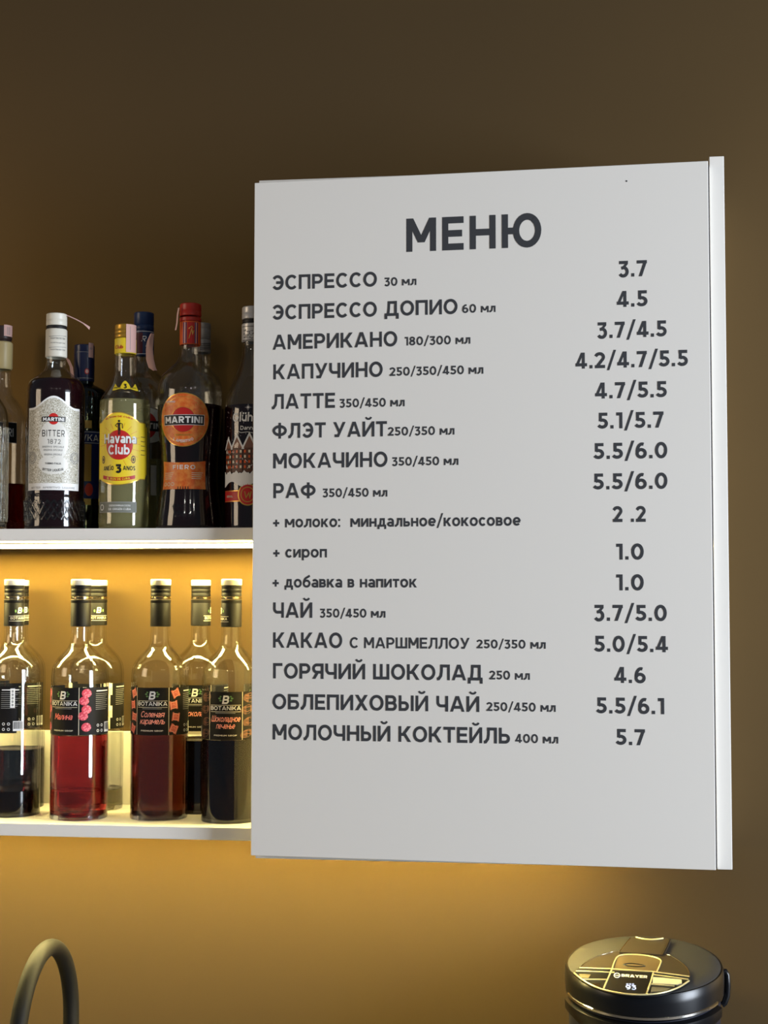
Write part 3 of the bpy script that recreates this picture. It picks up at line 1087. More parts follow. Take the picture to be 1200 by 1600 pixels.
# green herbal liqueur in blue livery
bt = Bottle('liquor_bottle', 'dark green herbal liqueur bottle with blue label reading VKA', 130, BK, ZU,
            [(14, 560), (14.5, 596), (15.5, 601), (25, 606), (33, 611), (36.5, 621), (37, 640), (37, 760), (37, BASE)], glass_green)
bt.body(); bt.liquid(640, mat('green_liqueur', (8, 26, 12), .1))
navy = mat('navy_foil', (24, 34, 74), .3)
bt.ring('cap', [(14.8, 540), (15.8, 541), (16, 552), (15.6, 553), (16, 554), (16, 596), (15, 597)], navy, closed_top=True)
d = Decal(bt, 8, bt.row(572), radius=16 * bt.k)
d.strip(-16, 16, -21.5, 21, navy, 0); d.disc(2, -10, 3.4, 4.4, red_ink, 1); d.disc(2, -10, 2.2, 3.0, pink_paper, 2)
d.line([(-13, -20), (13, -20)], .8, grey_ink, 1); d.line([(-14, 19), (14, 19)], .6, grey_ink, 1)
d.build('sleeve_print')
d = Decal(bt, 38, bt.row(548), radius=16.2 * bt.k)
d.strip(-4, 5, -12, 10, pink_paper, 1); d.text('50', 0, 0, 3, grey_ink, 2, w=.15)
d.build('tax_stamp')
m = MB()
pth = [at(x, y, BK - .02) - bt.loc for x, y in ((104, 557), (110, 562), (115, 573), (117, 590))]
m.grid([[(p.x - .006, p.y, p.z), (p.x, p.y - .003, p.z - .001)] for p in pth], pink_paper)
m.build('torn_seal', bt.root)
zm = bt.lrow(700); ph = lambda y: (bt.lrow(y) - zm) * 1000
d = Decal(bt, 0, zm)
d.strip(-40, 40, ph(694), ph(673), blue_ink, 0); d.line([(-40, ph(692)), (40, ph(692))], .8, white_ink, 1); d.line([(-40, ph(675)), (40, ph(675))], .8, white_ink, 1)
d.text('BECHEROVKA', -18, ph(689), 9.5, white_ink, 2, w=.17, width=82)
for y0, y1 in ((657, 669), (694, 752), (779, 789)):
    d.strip(-20, 12, ph(y1), ph(y0), mat('gold_panel', (206, 160, 72), .4), 0)
d.strip(-32, 30, ph(779), ph(752), blue_ink, 0); d.disc(9, ph(765), 6, 9.5, red_ink, 1)
d.strip(12.5, 25, ph(752), ph(694), blue_ink, 0)
d.build('front_label')

# white rum with yellow label
bt = Bottle('liquor_bottle', 'pale gold rum bottle with yellow label and gold cap', 194.5, FR, ZU,
            [(16.3, 553), (17.0, 575), (18, 587), (23, 600), (31, 613), (37.5, 624), (39.5, 636), (39.6, 700), (39.6, 800), (39.2, BASE)], glass_m)
bt.body(); bt.liquid(627, liq_rum)
goldcap = mat('gold_cap', (190, 146, 54), .35, metal=.6)
cap = bt.ring('cap', [(15, 508), (16.6, 509.5), (16.8, 516), (16.2, 517), (16.8, 518), (16.8, 522), (16.2, 523), (16.8, 524), (16.8, 528), (16, 529.5)], goldcap, closed_top=True)
slv = bt.ring('neck_sleeve', [(16, 530), (17, 531), (17, 553), (16.4, 554)], yellow_ink)
d = Decal(bt, -38, bt.row(545), radius=17 * bt.k); d.text('Club', 0, -2, 5, red_ink, 1, w=.2); o = d.build('sleeve_print'); o.parent = slv
d = Decal(bt, 28, bt.row(531), radius=17.2 * bt.k); d.strip(-7, 11, -20, 20, pink_paper, 0); d.line([(-1, -17), (-1, 17)], .5, grey_ink, 1); d.build('tax_stamp')
zm = bt.lrow(604); ph = lambda y: (bt.lrow(y) - zm) * 1000
d = Decal(bt, 0, zm)
d.strip(-17, 18, lambda u: ph(608) + 1.2 * math.sin(abs(u) * .3), lambda u: ph(601) + 3.2 * math.cos(u * .35) + (4 if abs(u) < 6 else 0), yellow_ink, 0)
d.text('3', 0, ph(606), 7.0, dark_ink, 1, w=.26); d.text('ANEJO', -11, ph(606), 2.2, dark_ink, 1, w=.2); d.text('ANOS', 11, ph(606), 2.2, dark_ink, 1, w=.2)
d.build('shoulder_label')
zm = bt.lrow(700); ph = lambda y: (bt.lrow(y) - zm) * 1000
pu = lambda x: math.asin(max(-.999, min(.999, (x - 194.5) / 39.6))) * 39.6 * bt.k * 1000
d = Decal(bt, 0, zm)
cu = pu(185)
uL, uR = -46.0, pu(229)
tl_ = lambda u: ph(660) + (ph(645) - ph(660)) * math.cos(min(1, abs(u - cu) / 30) * PI / 2) if abs(u - cu) < 30 else (ph(660) if u < uR - 5 else ph(666))
bl_ = lambda u: ph(748) + (ph(757.5) - ph(748)) * math.cos(min(1, abs(u - cu) / 32) * PI / 2) if abs(u - cu) < 32 else (ph(748) if u < uR - 5 else ph(741))
d.strip(uL, uR, lambda u: bl_(u) - .8, lambda u: tl_(u) + .8, gold_ink, 0, nv=6)
d.strip(uL + 1, uR - 1, lambda u: bl_(u) + .4, lambda u: tl_(u) - .4, yellow_ink, 1, nv=6)
for k in range(15):
    a = math.radians(-70 + k * 18)
    d.line([(cu + 21 * math.cos(a), ph(695) + 23 * math.sin(a)), (cu + 33 * math.cos(a), ph(695) + 31 * math.sin(a))], .35, orange_ink, 2)
d.text('EL RON DE CUBA', cu, ph(652.5), 2.4, red_ink, 2, w=.2, width=40, bow=60)
d.disc(cu + 1, ph(695.5), 19.3, 21, red_ink, 3)
d.text('Havana', cu + 1.5, ph(693), 13.5, white_ink, 5, w=.21, width=47, track=.08); d.text('Club', cu + .5, ph(710.5), 13.5, white_ink, 5, w=.21, width=30)
d.text('Havana', cu + 1.9, ph(693.4), 13.5, dark_ink, 4, w=.25, width=48, track=.06)
# small weathervane figure above the disc
d.disc(cu + 1, ph(658.5), 1.5, 1.7, dark_ink, 4, seg=10, rings=1)
d.poly([(cu - 1, ph(661)), (cu + 3, ph(661)), (cu + 2.4, ph(667)), (cu + 3.4, ph(673)), (cu - .4, ph(673)), (cu - .2, ph(667))], dark_ink, 4)
d.line([(cu - .5, ph(661.5)), (cu - 4, ph(665)), (cu - 1.5, ph(668))], .9, dark_ink, 4); d.line([(cu + 2.5, ph(661.5)), (cu + 5.5, ph(663)), (cu + 5.8, ph(670))], .8, dark_ink, 4)
d.line([(cu + .6, ph(673)), (cu + .4, ph(680))], 1.3, dark_ink, 4); d.line([(cu + 2.4, ph(673)), (cu + 2, ph(680))], 1.1, dark_ink, 4)
d.text('ANEJO', cu - 14.5, ph(735), 6.0, dark_ink, 3, w=.2, width=17); d.text('3', cu + .8, ph(739), 12, dark_ink, 3, w=.27); d.text('ANOS', cu + 15.5, ph(735), 6.0, dark_ink, 3, w=.2, width=17)
d.line([(cu - 12.5, ph(727.5)), (cu - 10.5, ph(727))], .7, dark_ink, 3)
d.strip(cu - 24, cu + 24, lambda u: ph(751.5) + 3.4 * ((u - cu) / 24) ** 2, lambda u: ph(746) + 3.4 * ((u - cu) / 24) ** 2, red_ink, 2)
d.text('EL RON DE CUBA', cu, ph(750.5), 3.0, yellow_ink, 3, w=.2, width=34, bow=-85)
for u in (cu - 24, pu(208)):
    d.disc(u, ph(718), 3.3, 5.4, brown_ink, 2, rings=1); d.disc(u, ph(718), 2.2, 3.8, yellow_ink, 3, r0=.7, rings=1)
for k in range(5):
    d.line([(uR - 14, ph(682 + k * 7)), (uR - 6, ph(682 + k * 7))], .9, brown_ink, 2)
d.build('front_label')
zm = bt.lrow(792.5); d = Decal(bt, 0, zm)
u0, u1 = pu(158), pu(213)
fr = [(u0, -7), (u1, -7), (u1, 7), (u0, 7), (u0, -7)]
d.line(fr, .9, grey_ink, 0); d.strip(u0, u1, -6.6, 6.6, mat('clear_grey_label', (120, 122, 110), .5), 0)
d.disc(u0 + 7, 0, 4, 4.4, white_ink, 1, r0=.7, rings=1); d.text('DENOMINACION', (u0 + u1) / 2 + 6, .8, 2.6, white_ink, 1, w=.16, width=30); d.text('DE ORIGEN CUBA', (u0 + u1) / 2 + 6, -4.4, 3.2, white_ink, 1, w=.16, width=32)
d.build('back_label')

# vermouth with blue cap behind the rum
bt = Bottle('liquor_bottle', 'pale vermouth bottle with blue cap behind the rum', 223, BK, ZU,
            [(14.2, 520), (15, 556), (16, 570), (24, 584), (38, 598), (44, 612), (44.5, 630), (42, 690), (41, 750), (44, BASE)], glass_m)
bt.body(); bt.liquid(720, liq_rum)
bluecap = mat('blue_cap', (28, 52, 96), .35)
cap = bt.ring('cap', [(14.5, 489.5), (15.6, 491), (15.7, 508), (15, 509), (15.7, 510.5), (15.7, 516), (15, 517.5)], bluecap, closed_top=True)
slv = bt.ring('neck_sleeve', [(15, 518.5), (15.9, 520), (16.1, 554), (15.2, 555.5)], bluecap)
d = Decal(bt, 5, bt.row(538), radius=16.1 * bt.k)
d.strip(-18, 18, -19, 19, bluecap, 0); d.strip(-17, -3, -16, 15, mat('maroon_ink', (92, 30, 40), .4), 1); d.line([(-16, 17), (16, 17)], .8, white_ink, 1); d.line([(-16, -16.5), (16, -16.5)], .7, white_ink, 1)
d.text('M', 5, -6, 8, white_ink, 1, w=.16, slant=.3); d.text('R', -2, 2, 8, white_ink, 1, w=.16, slant=.3)
o = d.build('sleeve_print'); o.parent = slv
m = MB()
pth = [at(x, y, BK - .022) - bt.loc for x, y in ((237, 521), (234, 532), (232.5, 546), (233.5, 561), (237, 574), (242, 579))]
wid = [.003, .005, .0055, .006, .0055, .003]
m.grid([[(p.x - w, p.y + .003, p.z), (p.x, p.y - .002, p.z), (p.x + w, p.y + .002, p.z)] for p, w in zip(pth, wid)], pink_paper)
m.build('tax_stamp', bt.root, smooth=80)
zm = bt.lrow(665); ph = lambda y: (bt.lrow(y) - zm) * 1000
d = Decal(bt, 4, zm)
d.disc(0, 0, 40, 26, pale, 0); d.disc(0, 0, 18, 20, red_ink, 1); d.strip(-32, 32, -8, 7, dark_ink, 2); d.text('MARTINI', 0, -4.6, 8.4, white_ink, 3, w=.22, width=56)
d.build('front_label')
d = Decal(bt, 22, bt.lrow(748)); d.strip(-3, 6, -24, 20, pale, 0); d.build('back_label')

# orange aperitif
bt = Bottle('liquor_bottle', 'dark aperitif bottle with round orange label and red cap', 296, FR, ZU,
            [(15.2, 500), (15.6, 540), (16.6, 554), (22, 566), (35, 579), (46, 592), (50.4, 610), (50.6, 632), (49, 665), (46, 700), (44.2, 730), (44.5, 755), (47, 782), (50.5, 808), (51.5, BASE)], glass_m)
bt.body(); bt.liquid(635, liq_wine)
redcap = mat('red_cap', (188, 46, 34), .35)
cap = bt.ring('cap', [(15, 475.5), (16.8, 477), (17, 486), (16.4, 487), (17, 488), (17, 494), (16.2, 495)], redcap, closed_top=True)
bt.ring('cap_seal_ring', [(16, 497.2), (17, 498), (17, 502.5), (16.2, 503.5)], redcap, parent=cap)
slv = bt.ring('neck_sleeve', [(16, 504), (16.6, 505), (16.5, 539), (15.8, 540)], orange_ink)
d = Decal(bt, 0, bt.row(522), radius=16.6 * bt.k)
for u, w_, mm_ in ((-11, 1.4, blue_ink), (-8.6, 1.0, white_ink), (-6.6, 1.2, blue_ink), (6.2, 1.2, blue_ink), (7.8, .8, white_ink), (10, 1.2, blue_ink)):
    d.strip(u, u + w_, -15.5, 14.5, mm_, 0)
d.strip(-4, 5.4, -15.5, 14.5, red_ink, 0); d.line([(-2, -9), (2, 6), (3, -3), (5, 3)], .9, gold_ink, 1); d.line([(-2.4, 5), (2, 9), (3.6, 6)], .8, gold_ink, 1)
o = d.build('sleeve_print'); o.parent = slv
m = MB()
pth = [at(x, y, FR - .015) - bt.loc for x, y in ((279.5, 481), (277.5, 492), (276.5, 505), (274.5, 516))]
m.grid([[(p.x - .0012, p.y, p.z), (p.x + .0012, p.y - .001, p.z)] for p in pth], pink_paper)
m.build('torn_seal', bt.root)
zm = bt.lrow(656); ph = lambda y: (bt.lrow(y) - zm) * 1000
d = Decal(bt, -12, zm)
rv = (ph(614) - ph(698)) / 2; ru = rv * 1.0
d.disc(0, 0, ru, rv, gold_ink, 0, seg=40); d.disc(0, 0, ru - 1.1, rv - 1.1, orange_label, 1, seg=40)
d.disc(0, 0, ru * .86, rv * .86, gold_ink, 2, r0=.985, seg=40, rings=1)
d.disc(0, 0, 17, 17.2, red_ink, 3); d.disc(0, 0, 17.6, 17.8, gold_ink, 2)
d.strip(-30, 30, -7.6, 7.0, white_ink, 4); d.strip(-29.4, 29.4, -7.0, 6.4, dark_ink, 5)
d.text('MARTINI', 0, -4.6, 9.0, white_ink, 6, w=.23, width=54)
d.text('L APERITIVO', 0, -31.5, 3.8, white_ink, 3, w=.18, width=32, bow=-34)
d.text('TORINO', -18, 24, 2.6, white_ink, 3, w=.18, width=14, bow=40); d.text('VERMOUTH', 0, -22.5, 2.8, gold_ink, 3, w=.18, width=26)
for k in range(40):
    a, r = random.uniform(-.4, 1.3), random.uniform(18, 32)
    d.disc(r * math.cos(a), r * math.sin(a), .5, .5, gold_ink, 3, seg=6, rings=1)
d.build('front_label')
zm = bt.lrow(742); ph = lambda y: (bt.lrow(y) - zm) * 1000
d = Decal(bt, -14, zm)
d.strip(-33, 33, ph(764), lambda u: ph(719.5) - 2.6 + 2.6 * (u / 33) ** 2, orange_label, 0)
d.text('FIERO', 2, ph(733), 6.0, white_ink, 1, w=.18, width=32, track=.3)
for s1 in (-1, 1):
    for k in range(4): d.line([(s1 * 21 - 8, ph(738.5 + k * 3)), (s1 * 21 + 8 - k, ph(738.5 + k * 3))], .7, cream, 1)
for k in range(3): d.disc(-27 + k * 6.5, ph(756), 2.6, 2.6, cream, 1, r0=.75, rings=1)
for k in range(5): d.strip(-6 + k * 3.4, -4.8 + k * 3.4, ph(764), ph(760), dark_ink, 1, nv=1)
d.build('lower_label')
zm = bt.lrow(798); d = Decal(bt, -12, zm)
d.text('FONDATA NEL', 0, 4, 4.5, relief_glass, 1, w=.16, width=34); d.text('1863', 0, -8, 8.0, relief_glass, 1, w=.16, width=26)
d.build('glass_relief')

# grey-capped bottle behind the aperitif
bt = Bottle('liquor_bottle', 'grey capped clear bottle mostly hidden behind the orange aperitif', 313.5, BK + .005, ZU,
            [(13, 540), (13.6, 560), (14.5, 580), (20, 596), (33, 612), (36, 626), (36.5, 700), (36, BASE)], glass_m)
bt.body(); bt.liquid(640, liq_dark)
greycap = mat('grey_foil', (170, 164, 156), .4, metal=.3)
bt.ring('cap', [(13.6, 506), (14.6, 507), (14.6, 514), (14.2, 515), (14.6, 516), (14.6, 530), (14, 531)], greycap, closed_top=True)
slv = bt.ring('neck_sleeve', [(14, 531.5), (14.8, 533), (14.8, 550), (14, 552)], greycap)
d = Decal(bt, 30, bt.row(543), radius=14.8 * bt.k)
for k in range(4): d.line([(-9, 3 - k * 2.6), (9, 5 - k * 2.6)], .9, dark_ink, 1)
o = d.build('sleeve_print'); o.parent = slv

# mulled wine with printed winter village
bt = Bottle('liquor_bottle', 'mulled wine bottle with white winter village print beside menu board', 393, FR, ZU,
            [(14.6, 500), (15, 540), (16.4, 558), (22, 578), (31, 598), (38.5, 618), (42, 640), (42.6, 670), (42.6, 780), (42.2, BASE)], glass_m)
bt.body(); bt.liquid(636, liq_wine)
silv = mat('silver_cap', (208, 206, 204), .35, metal=.3)
cap = bt.ring('cap', [(14.8, 480.5), (16, 482), (16.2, 490), (15.7, 491), (16.2, 492), (16.2, 499), (15.4, 500)], silv, closed_top=True)
bt.ring('cap_seal_ring', [(15.2, 500.5), (15.6, 501), (15.6, 506), (15.2, 506.5)], dark_ink, parent=cap)
slv = bt.ring('neck_sleeve', [(15.4, 507), (16.4, 508), (16.4, 534), (15.4, 535.5)], silv)
d = Decal(bt, -12, bt.row(523), radius=16.4 * bt.k)
random.seed(5)
d.line([(-14, 9.5), (14, 9.5)], .8, dark_ink, 1); d.line([(-14, -10), (14, -10)], .8, dark_ink, 1)
for k in range(26): 
    x, y = -10 + (k % 9) * 2.2, -6.6 + (k // 9) * 4.6
    d.line([(x, y), (x + random.uniform(.6, 2), y + random.uniform(-2, 3))], .8, dark_ink, 1)
o = d.build('sleeve_print'); o.parent = slv
zm = bt.lrow(710); ph = lambda y: (bt.lrow(y) - zm) * 1000
d = Decal(bt, 0, zm)
for k in range(8):                                            # star
    a = k * PI / 4
    rr = 5.4 if k % 2 == 0 else 3.2
    d.poly([(-5 + rr * math.cos(a), ph(637) + rr * math.sin(a)), (-5 + .9 * math.cos(a + .5), ph(637) + .9 * math.sin(a + .5)), (-5, ph(637)), (-5 + .9 * math.cos(a - .5), ph(637) + .9 * math.sin(a - .5))], white_ink, 1)
d.text('Glühwein', 2, ph(659), 12.5, white_ink, 1, w=.19, width=61, slant=.06)
d.text('Dannmarks', 4, ph(672), 5.4, white_ink, 1, w=.15, width=40, slant=.1)
d.line([(-20, ph(674)), (-15, ph(676.5)), (-6, ph(675.5)), (2, ph(677)), (12, ph(675))], .7, white_ink, 1)
for k in range(34):
    d.disc(random.uniform(-42, 42), random.uniform(ph(690), ph(640)), .42, .42, white_ink, 1, seg=6, rings=1)
roofs = [(-44, -30, 684), (-30, -12, 680), (-12, 6, 678), (6, 24, 682), (24, 44, 680)]
for i, (u0, u1, yt) in enumerate(roofs):
    um = (u0 + u1) / 2
    d.strip(u0 + .6, u1 - .6, ph(738), ph(700), brown_ink, 1)
    d.poly([(u0 + .6, ph(700)), (u1 - .6, ph(700)), (um, ph(yt + 2))], light_brown, 1)
    d.line([(u0 - 1, ph(702)), (um, ph(yt)), (u1 + 1, ph(702))], 2.4, white_ink, 2)
    for r in range(4):
        for c in range(3):
            x, y = u0 + 3.0 + c * (u1 - u0 - 6) / 2, ph(705 + r * 8)
            d.strip(x - 1.3, x + 1.3, y - 2.4, y + 1.4, orange_ink if (r + c + i) % 3 else cream, 2, nv=1)
    for k in range(14):
        x, y = random.uniform(u0, u1), random.uniform(ph(738), ph(702))
        d.line([(x, y), (x + random.uniform(-2.5, 2.5), y + random.uniform(1, 3))], .55, white_ink if k % 2 else dark_ink, 3)
d.strip(-46, 46, lambda u: ph(757) + 4 * math.sin(u * .16), lambda u: ph(738) + 1.6 * math.sin(u * .5) + 1.2 * math.sin(u * 1.1), white_ink, 3)
d.strip(-46, 46, ph(784), ph(766), red_ink, 1); d.line([(-46, ph(767)), (46, ph(767))], .8, gold_ink, 2); d.line([(-46, ph(783)), (46, ph(783))], .8, gold_ink, 2)
d.text('ORIGINAL', -34, ph(777), 3, cream, 2, w=.16, width=13)
d.disc(-5, ph(773), 14, 15.5, gold_ink, 3); d.disc(-5, ph(773), 12.4, 13.8, red_ink, 4); d.disc(-5, ph(773), 9.6, 10.8, gold_ink, 5, r0=.88, rings=1)
d.line([(-9, ph(768)), (-7, ph(778)), (-3, ph(770)), (-2, ph(779)), (0, ph(768))], 1.3, gold_ink, 5)
d.build('printed_design')

# ------------------------------------------------------------------ counter below the picture
TP_Y = 0.055
lid_c = at(1006, 1507, TP_Y)
CT_Z = lid_c.z - 0.305
ct = MB(); ct.box(-2.2, 2.4, -0.42, WALL_Y - 0.0005, CT_Z - 0.04, CT_Z, mat('worktop', (70, 66, 62), .45)); ct.box(-2.2, 2.4, -0.38, WALL_Y - .001, 0.0, CT_Z - 0.04, mat('base_front', (90, 84, 78), .5))
tag(ct.build('counter'), kind='structure')

# ------------------------------------------------------------------ thermopot
navy_body = mat('navy_lacquer', (24, 27, 42), .4)
gloss_black = mat('gloss_black', (12, 13, 17), .28)
lid_m = mat('grey_lid', (62, 61, 60), .45, spec=.3)
lid2_m = mat('bronze_lid', (60, 52, 42), .42, spec=.3)
chrome = mat('chrome', (216, 212, 204), .14, metal=1.0)
trim_m = mat('pale_gold_trim', (236, 222, 168), .3, metal=.5)
digit_m = mat('display_digits', (190, 205, 255), .4, emit=(.55, .68, 1.0), estr=1.0)
kt = depth(lid_c) / F
TR = 122 * kt
TILT = math.radians(8.0)
pot_yaw = math.atan2(CAM.x - lid_c.x, -(CAM.y - lid_c.y)) - math.radians(4)
pot = empty('thermopot', (lid_c.x, TP_Y, CT_Z), 'dark electric thermopot with domed lid and control panel', 'thermopot')
LZ = lid_c.z - CT_Z
sy, cy = math.sin(pot_yaw), math.cos(pot_yaw)
front = Vector((sy, -cy, 0))                              # towards the user
side = Vector((cy, sy, 0))
LN = (Vector((0, 0, 1)) * math.cos(TILT) + front * math.sin(TILT)).normalized()
LF = (front * math.cos(TILT) - Vector((0, 0, 1)) * math.sin(TILT)).normalized()   # down-slope in the lid plane


def lid_pt(px, py, lift=0.0):
    return at_plane(px, py, lid_c + LN * lift, LN) - Vector((lid_c.x, TP_Y, CT_Z))


def pot_ring(rad, dz, n=64):
    """ring following the sloped rim, dz below it"""
    out = []
    for j in range(n):
        a = 2 * PI * j / n
        d_ = side * math.cos(a) + front * math.sin(a)
        z = LZ - math.tan(TILT) * math.sin(a) * TR + dz
        out.append(Vector((d_.x * rad, d_.y * rad, z)))
    return out


def flat_ring(rad, z, n=64):
    return [Vector(((side * math.cos(2 * PI * j / n) + front * math.sin(2 * PI * j / n)).x * rad, (side * math.cos(2 * PI * j / n) + front * math.sin(2 * PI * j / n)).y * rad, z)) for j in range(n)]


m = MB()
m.grid([flat_ring(TR * .9, 0.0), flat_ring(TR * .94, .006), flat_ring(TR * .95, 0.02), pot_ring(TR * .955, -.06), pot_ring(TR * .958, -.034)], navy_body, close=True)
m.face(list(reversed(flat_ring(TR * .9, 0.0))), navy_body)
m.build('body', pot, smooth=40)
m = MB()
m.grid([pot_ring(TR * .958, -.034), pot_ring(TR * 1.0, -.031), pot_ring(TR * 1.008, -.012), pot_ring(TR * 1.0, -.003), pot_ring(TR * .985, .0005), pot_ring(TR * .965, 0.0008)], gloss_black, close=True)
m.build('rim_band', pot, smooth=40)
m = MB()
rows = [[p for j, p in enumerate(pot_ring(r_, dz)) if 4 <= j <= 28] for r_, dz in ((TR * .99, -.0315), (TR * 1.012, -.0305), (TR * 1.014, -.0275), (TR * 1.0, -.0265))]
m.grid(rows, chrome)
m.build('chrome_strip', pot, smooth=40)
m = MB()
rows = [[p for j, p in enumerate(pot_ring(r_, dz)) if 3 <= j <= 29] for r_, dz in ((TR * .955, -.058), (TR * 1.02, -.05), (TR * 1.025, -.038), (TR * .96, -.035))]
m.grid(rows, gloss_black)
m.build('spout_hood', pot, smooth=40)
lidp = MB()
lift = [(.965, 0.0006), (.955, .0016), (.8, .0030), (.5, .0042), (.2, .0046)]
lidp.grid([pot_ring(TR * f, 0) if False else [p + Vector((0, 0, l + math.tan(TILT) * math.sin(2 * PI * j / 64) * TR * (1 - f))) for j, p in enumerate(pot_ring(TR * f, 0))] for f, l in lift], lid_m, close=True)
lidp.face([p + Vector((0, 0, .0046 + math.tan(TILT) * math.sin(2 * PI * j / 64) * TR * (.8))) for j, p in enumerate(pot_ring(TR * .2, 0))], lid_m)
lid = lidp.build('lid', pot, smooth=40)


def z4(x, y): return 860 + x / 4.0, 1440 + y / 4.0        # crop the lid was measured in


def plate(name, pts, m_, z0, z1, parent=None, curve=False):
    """a raised plate on the lid with thickness"""
    top = [lid_pt(*z4(*p), z1) for p in pts]
    c = sum(top, Vector()) / len(top)
    low = [p - LN * (z1 - z0) for p in top]
    q = MB()
    q.face(top, m_)
    for i in range(len(top)):
        j = (i + 1) % len(top)
        q.face([low[i], low[j], top[j], top[i]], m_)
    return q.build(name, parent or lid, smooth=30)


def trace(name, pts, w, m_, z, parent=None):
    q = MB()
    q.tube([lid_pt(*z4(*p), z) for p in pts], w, m_, seg=8)
    return q.build(name, parent or lid, smooth=60)


# bronze centre section with lever
sec = spline([(182, 292), (220, 255), (280, 222), (350, 200), (432, 186), (705, 202), (770, 225), (825, 262), (860, 300), (872, 345)], 4)
plate('centre_section', sec, lid2_m, .002, .0062)
trace('section_edge', sec, .0007, chrome, .0064)
lever = plate('lid_lever', [(432, 190), (460, 152), (500, 102), (545, 92), (700, 98), (748, 112), (728, 160), (704, 206)], lid2_m, .003, .0088)
trace('lever_edge', [(432, 190), (460, 152), (500, 102)], .0008, chrome, .0085, lever)
trace('lever_edge', [(748, 112), (728, 160), (704, 206)], .0010, gloss_black, .0085, lever)
trace('vent_trim', spline([(535, 98), (580, 108), (640, 112), (705, 104)], 5), .0012, trim_m, .0098, lever)
pk = plate('release_pocket', spline([(400, 305), (412, 250), (430, 216), (470, 207), (560, 208), (640, 220), (684, 238), (686, 262), (662, 318)], 5), mat('pocket_brown', (92, 78, 56), .35), .0055, .0068)
trace('pocket_trim', spline([(384, 300), (402, 245), (424, 216), (470, 206), (560, 208), (640, 220), (686, 238), (688, 262), (662, 318)], 5), .0010, trim_m, .0070, pk)
trace('pocket_slot', spline([(455, 268), (500, 262), (560, 268), (592, 278), (540, 282), (480, 276), (455, 268)], 4), .0008, gloss_black, .0070, pk)
# control panel
pan = plate('control_panel', [(150, 322), (184, 292), (420, 300), (640, 318), (872, 348), (866, 372), (810, 408), (740, 436), (660, 452), (560, 458), (450, 450), (340, 428), (260, 398), (195, 360)], gloss_black, .003, .0066)
for pts in ([(182, 290), (380, 297), (640, 314), (868, 344)], [(160, 310), (380, 318), (400, 318)], [(640, 332), (862, 362)],
            spline([(150, 322), (195, 360), (260, 398), (340, 428), (450, 450), (560, 457), (660, 451), (740, 434), (810, 406), (866, 370)], 4),
            [(384, 300), (362, 350), (330, 424)], [(644, 318), (626, 380), (600, 450)], [(188, 362), (356, 364)], [(630, 392), (776, 404)]):
    trace('panel_trim', pts, .00115, trim_m, .0070, pan)
plate('button', [(640, 346), (700, 350), (820, 362), (822, 384), (790, 392), (640, 384)], mat('button_light', (226, 218, 190), .3, metal=.2), .0060, .0074, pan)
plate('button', [(634, 408), (752, 414), (720, 432), (626, 440)], mat('button_grey', (120, 116, 106), .3, metal=.3), .0062, .0070, pan)
plate('button', [(178, 326), (252, 330), (236, 352), (188, 350)], mat('button_bronze', (150, 138, 110), .3, metal=.4), .0062, .0070, pan)
plate('button', [(262, 384), (312, 388), (306, 412), (280, 404)], chrome, .0062, .0070, pan)


def lid_text(name, t, x0, x1, y0, y1, h4, m_, w, lift):
    """lettering on the lid plane between two crop points"""
    a, b_ = lid_pt(*z4(x0, y0), lift), lid_pt(*z4(x1, y1), lift)
    upv = lid_pt(*z4(x0, y0 - h4), lift) - a
    quads, W = layout(t, w)
    q = MB()
    for k in quads:
        q.face([a + (b_ - a) * (x / W) + upv * y for x, y in k], m_)
    return q.build(name, pan)


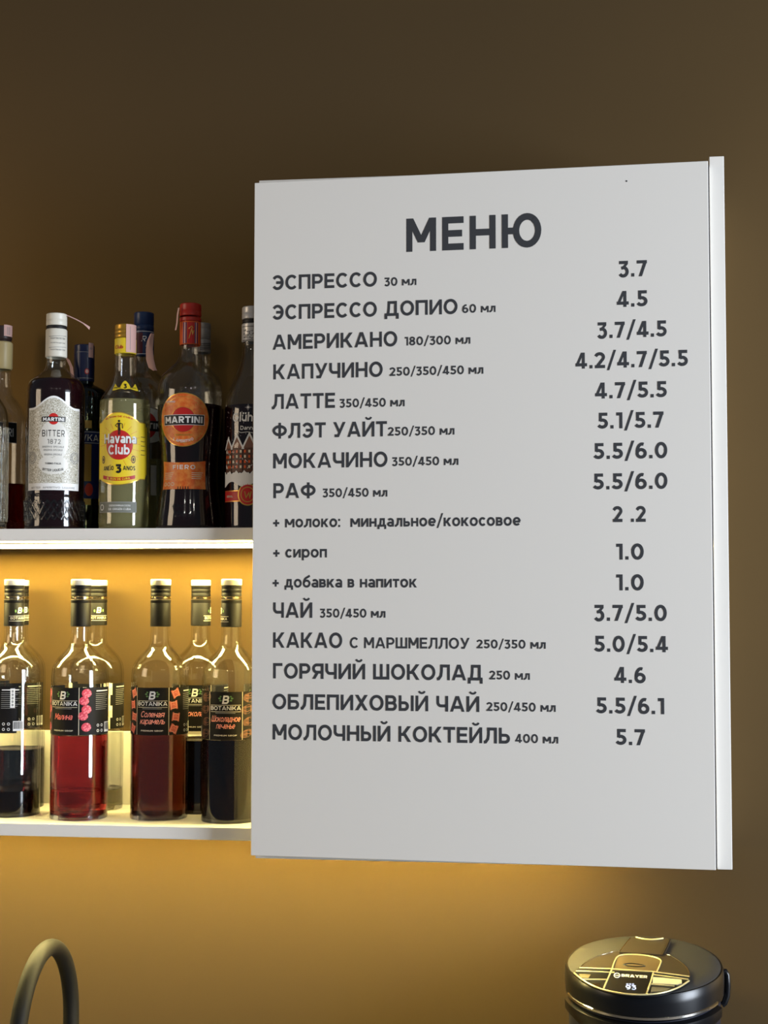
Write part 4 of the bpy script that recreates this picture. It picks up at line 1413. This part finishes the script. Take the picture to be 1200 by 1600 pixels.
lid_text('maker_name', 'BRAYER', 444, 606, 344, 354, 17, white_ink, .22, .0070)
q = MB(); cc = [(416 + 18 * math.cos(a * PI / 8), 336 + 14 * math.sin(a * PI / 8)) for a in range(17)]
q.tube([lid_pt(*z4(*p), .0069) for p in cc], .0006, white_ink, seg=6); q.tube([lid_pt(*z4(*p), .0069) for p in ((404, 336), (428, 337))], .0006, white_ink, seg=6)
q.build('maker_emblem', pan)
lid_text('display_digits', '93', 470, 536, 423, 425, 26, digit_m, .15, .0072)
q = MB()
for x0 in (474, 492, 510):
    q.face([lid_pt(*z4(x0 + dx, 390 + dy), .0071) for dx, dy in ((0, 6), (13, 6), (13, -4), (0, -4))], mat('display_dim', (120, 130, 170), .4, emit=(.4, .5, .9), estr=.5) if x0 == 474 else MATS['display_dim'])
q.build('display_caption', pan)
# carrying handle folded at the right side
m = MB()
hp = [at(x, y, TP_Y) - Vector((lid_c.x, TP_Y, CT_Z)) for x, y in ((1129, 1519), (1133, 1518), (1136, 1523), (1137, 1540), (1136, 1556), (1132, 1567), (1128, 1570))]
m.tube(hp, .0042, gloss_black, seg=12)
m.build('carry_handle', pot, smooth=60)

# ------------------------------------------------------------------ gooseneck tap
tap_m = mat('matt_black_tap', (20, 19, 18), .6, spec=.2, bump=(500, .02, .001))
pa = at(25, 1600, -0.16)
pb = at(111, 1600, 0.075)
apex = at(71, 1484, -0.045)
tap = empty('kitchen_tap', (pb.x, pb.y, CT_Z), 'matt black gooseneck tap arching up at lower left', 'tap')
h_ = Vector((pa.x - pb.x, pa.y - pb.y, 0))
R_ = h_.length / 2
hd = h_.normalized()
cz = apex.z - R_
pts = [Vector((0, 0, z)) for z in (0.0, 0.05, 0.1)]
zc = cz - CT_Z
pts = [Vector((0, 0, 0.02 + (zc - 0.02) * i / 8)) for i in range(9)]
pts += [hd * (R_ - R_ * math.cos(PI * i / 28)) + Vector((0, 0, zc + R_ * math.sin(PI * i / 28))) for i in range(1, 29)]
pts += [hd * (2 * R_) + Vector((0, 0, zc - 0.02 * i)) for i in range(1, 4)]
m = MB(); m.tube(pts, .0112, tap_m, seg=28); m.build('spout_pipe', tap, smooth=50)
m = MB(); m.lathe([(0, 0), (.027, 0), (.027, .006), (.019, .012), (.018, .06), (.0125, .066), (0, .066)], tap_m); m.build('base', tap, smooth=40)
m = MB(); m.tube([Vector((0.015, 0, .045)), Vector((.055, -.005, .06)), Vector((.09, -.008, .075))], [.007, .006, .005], tap_m, seg=14); m.build('lever', tap, smooth=50)
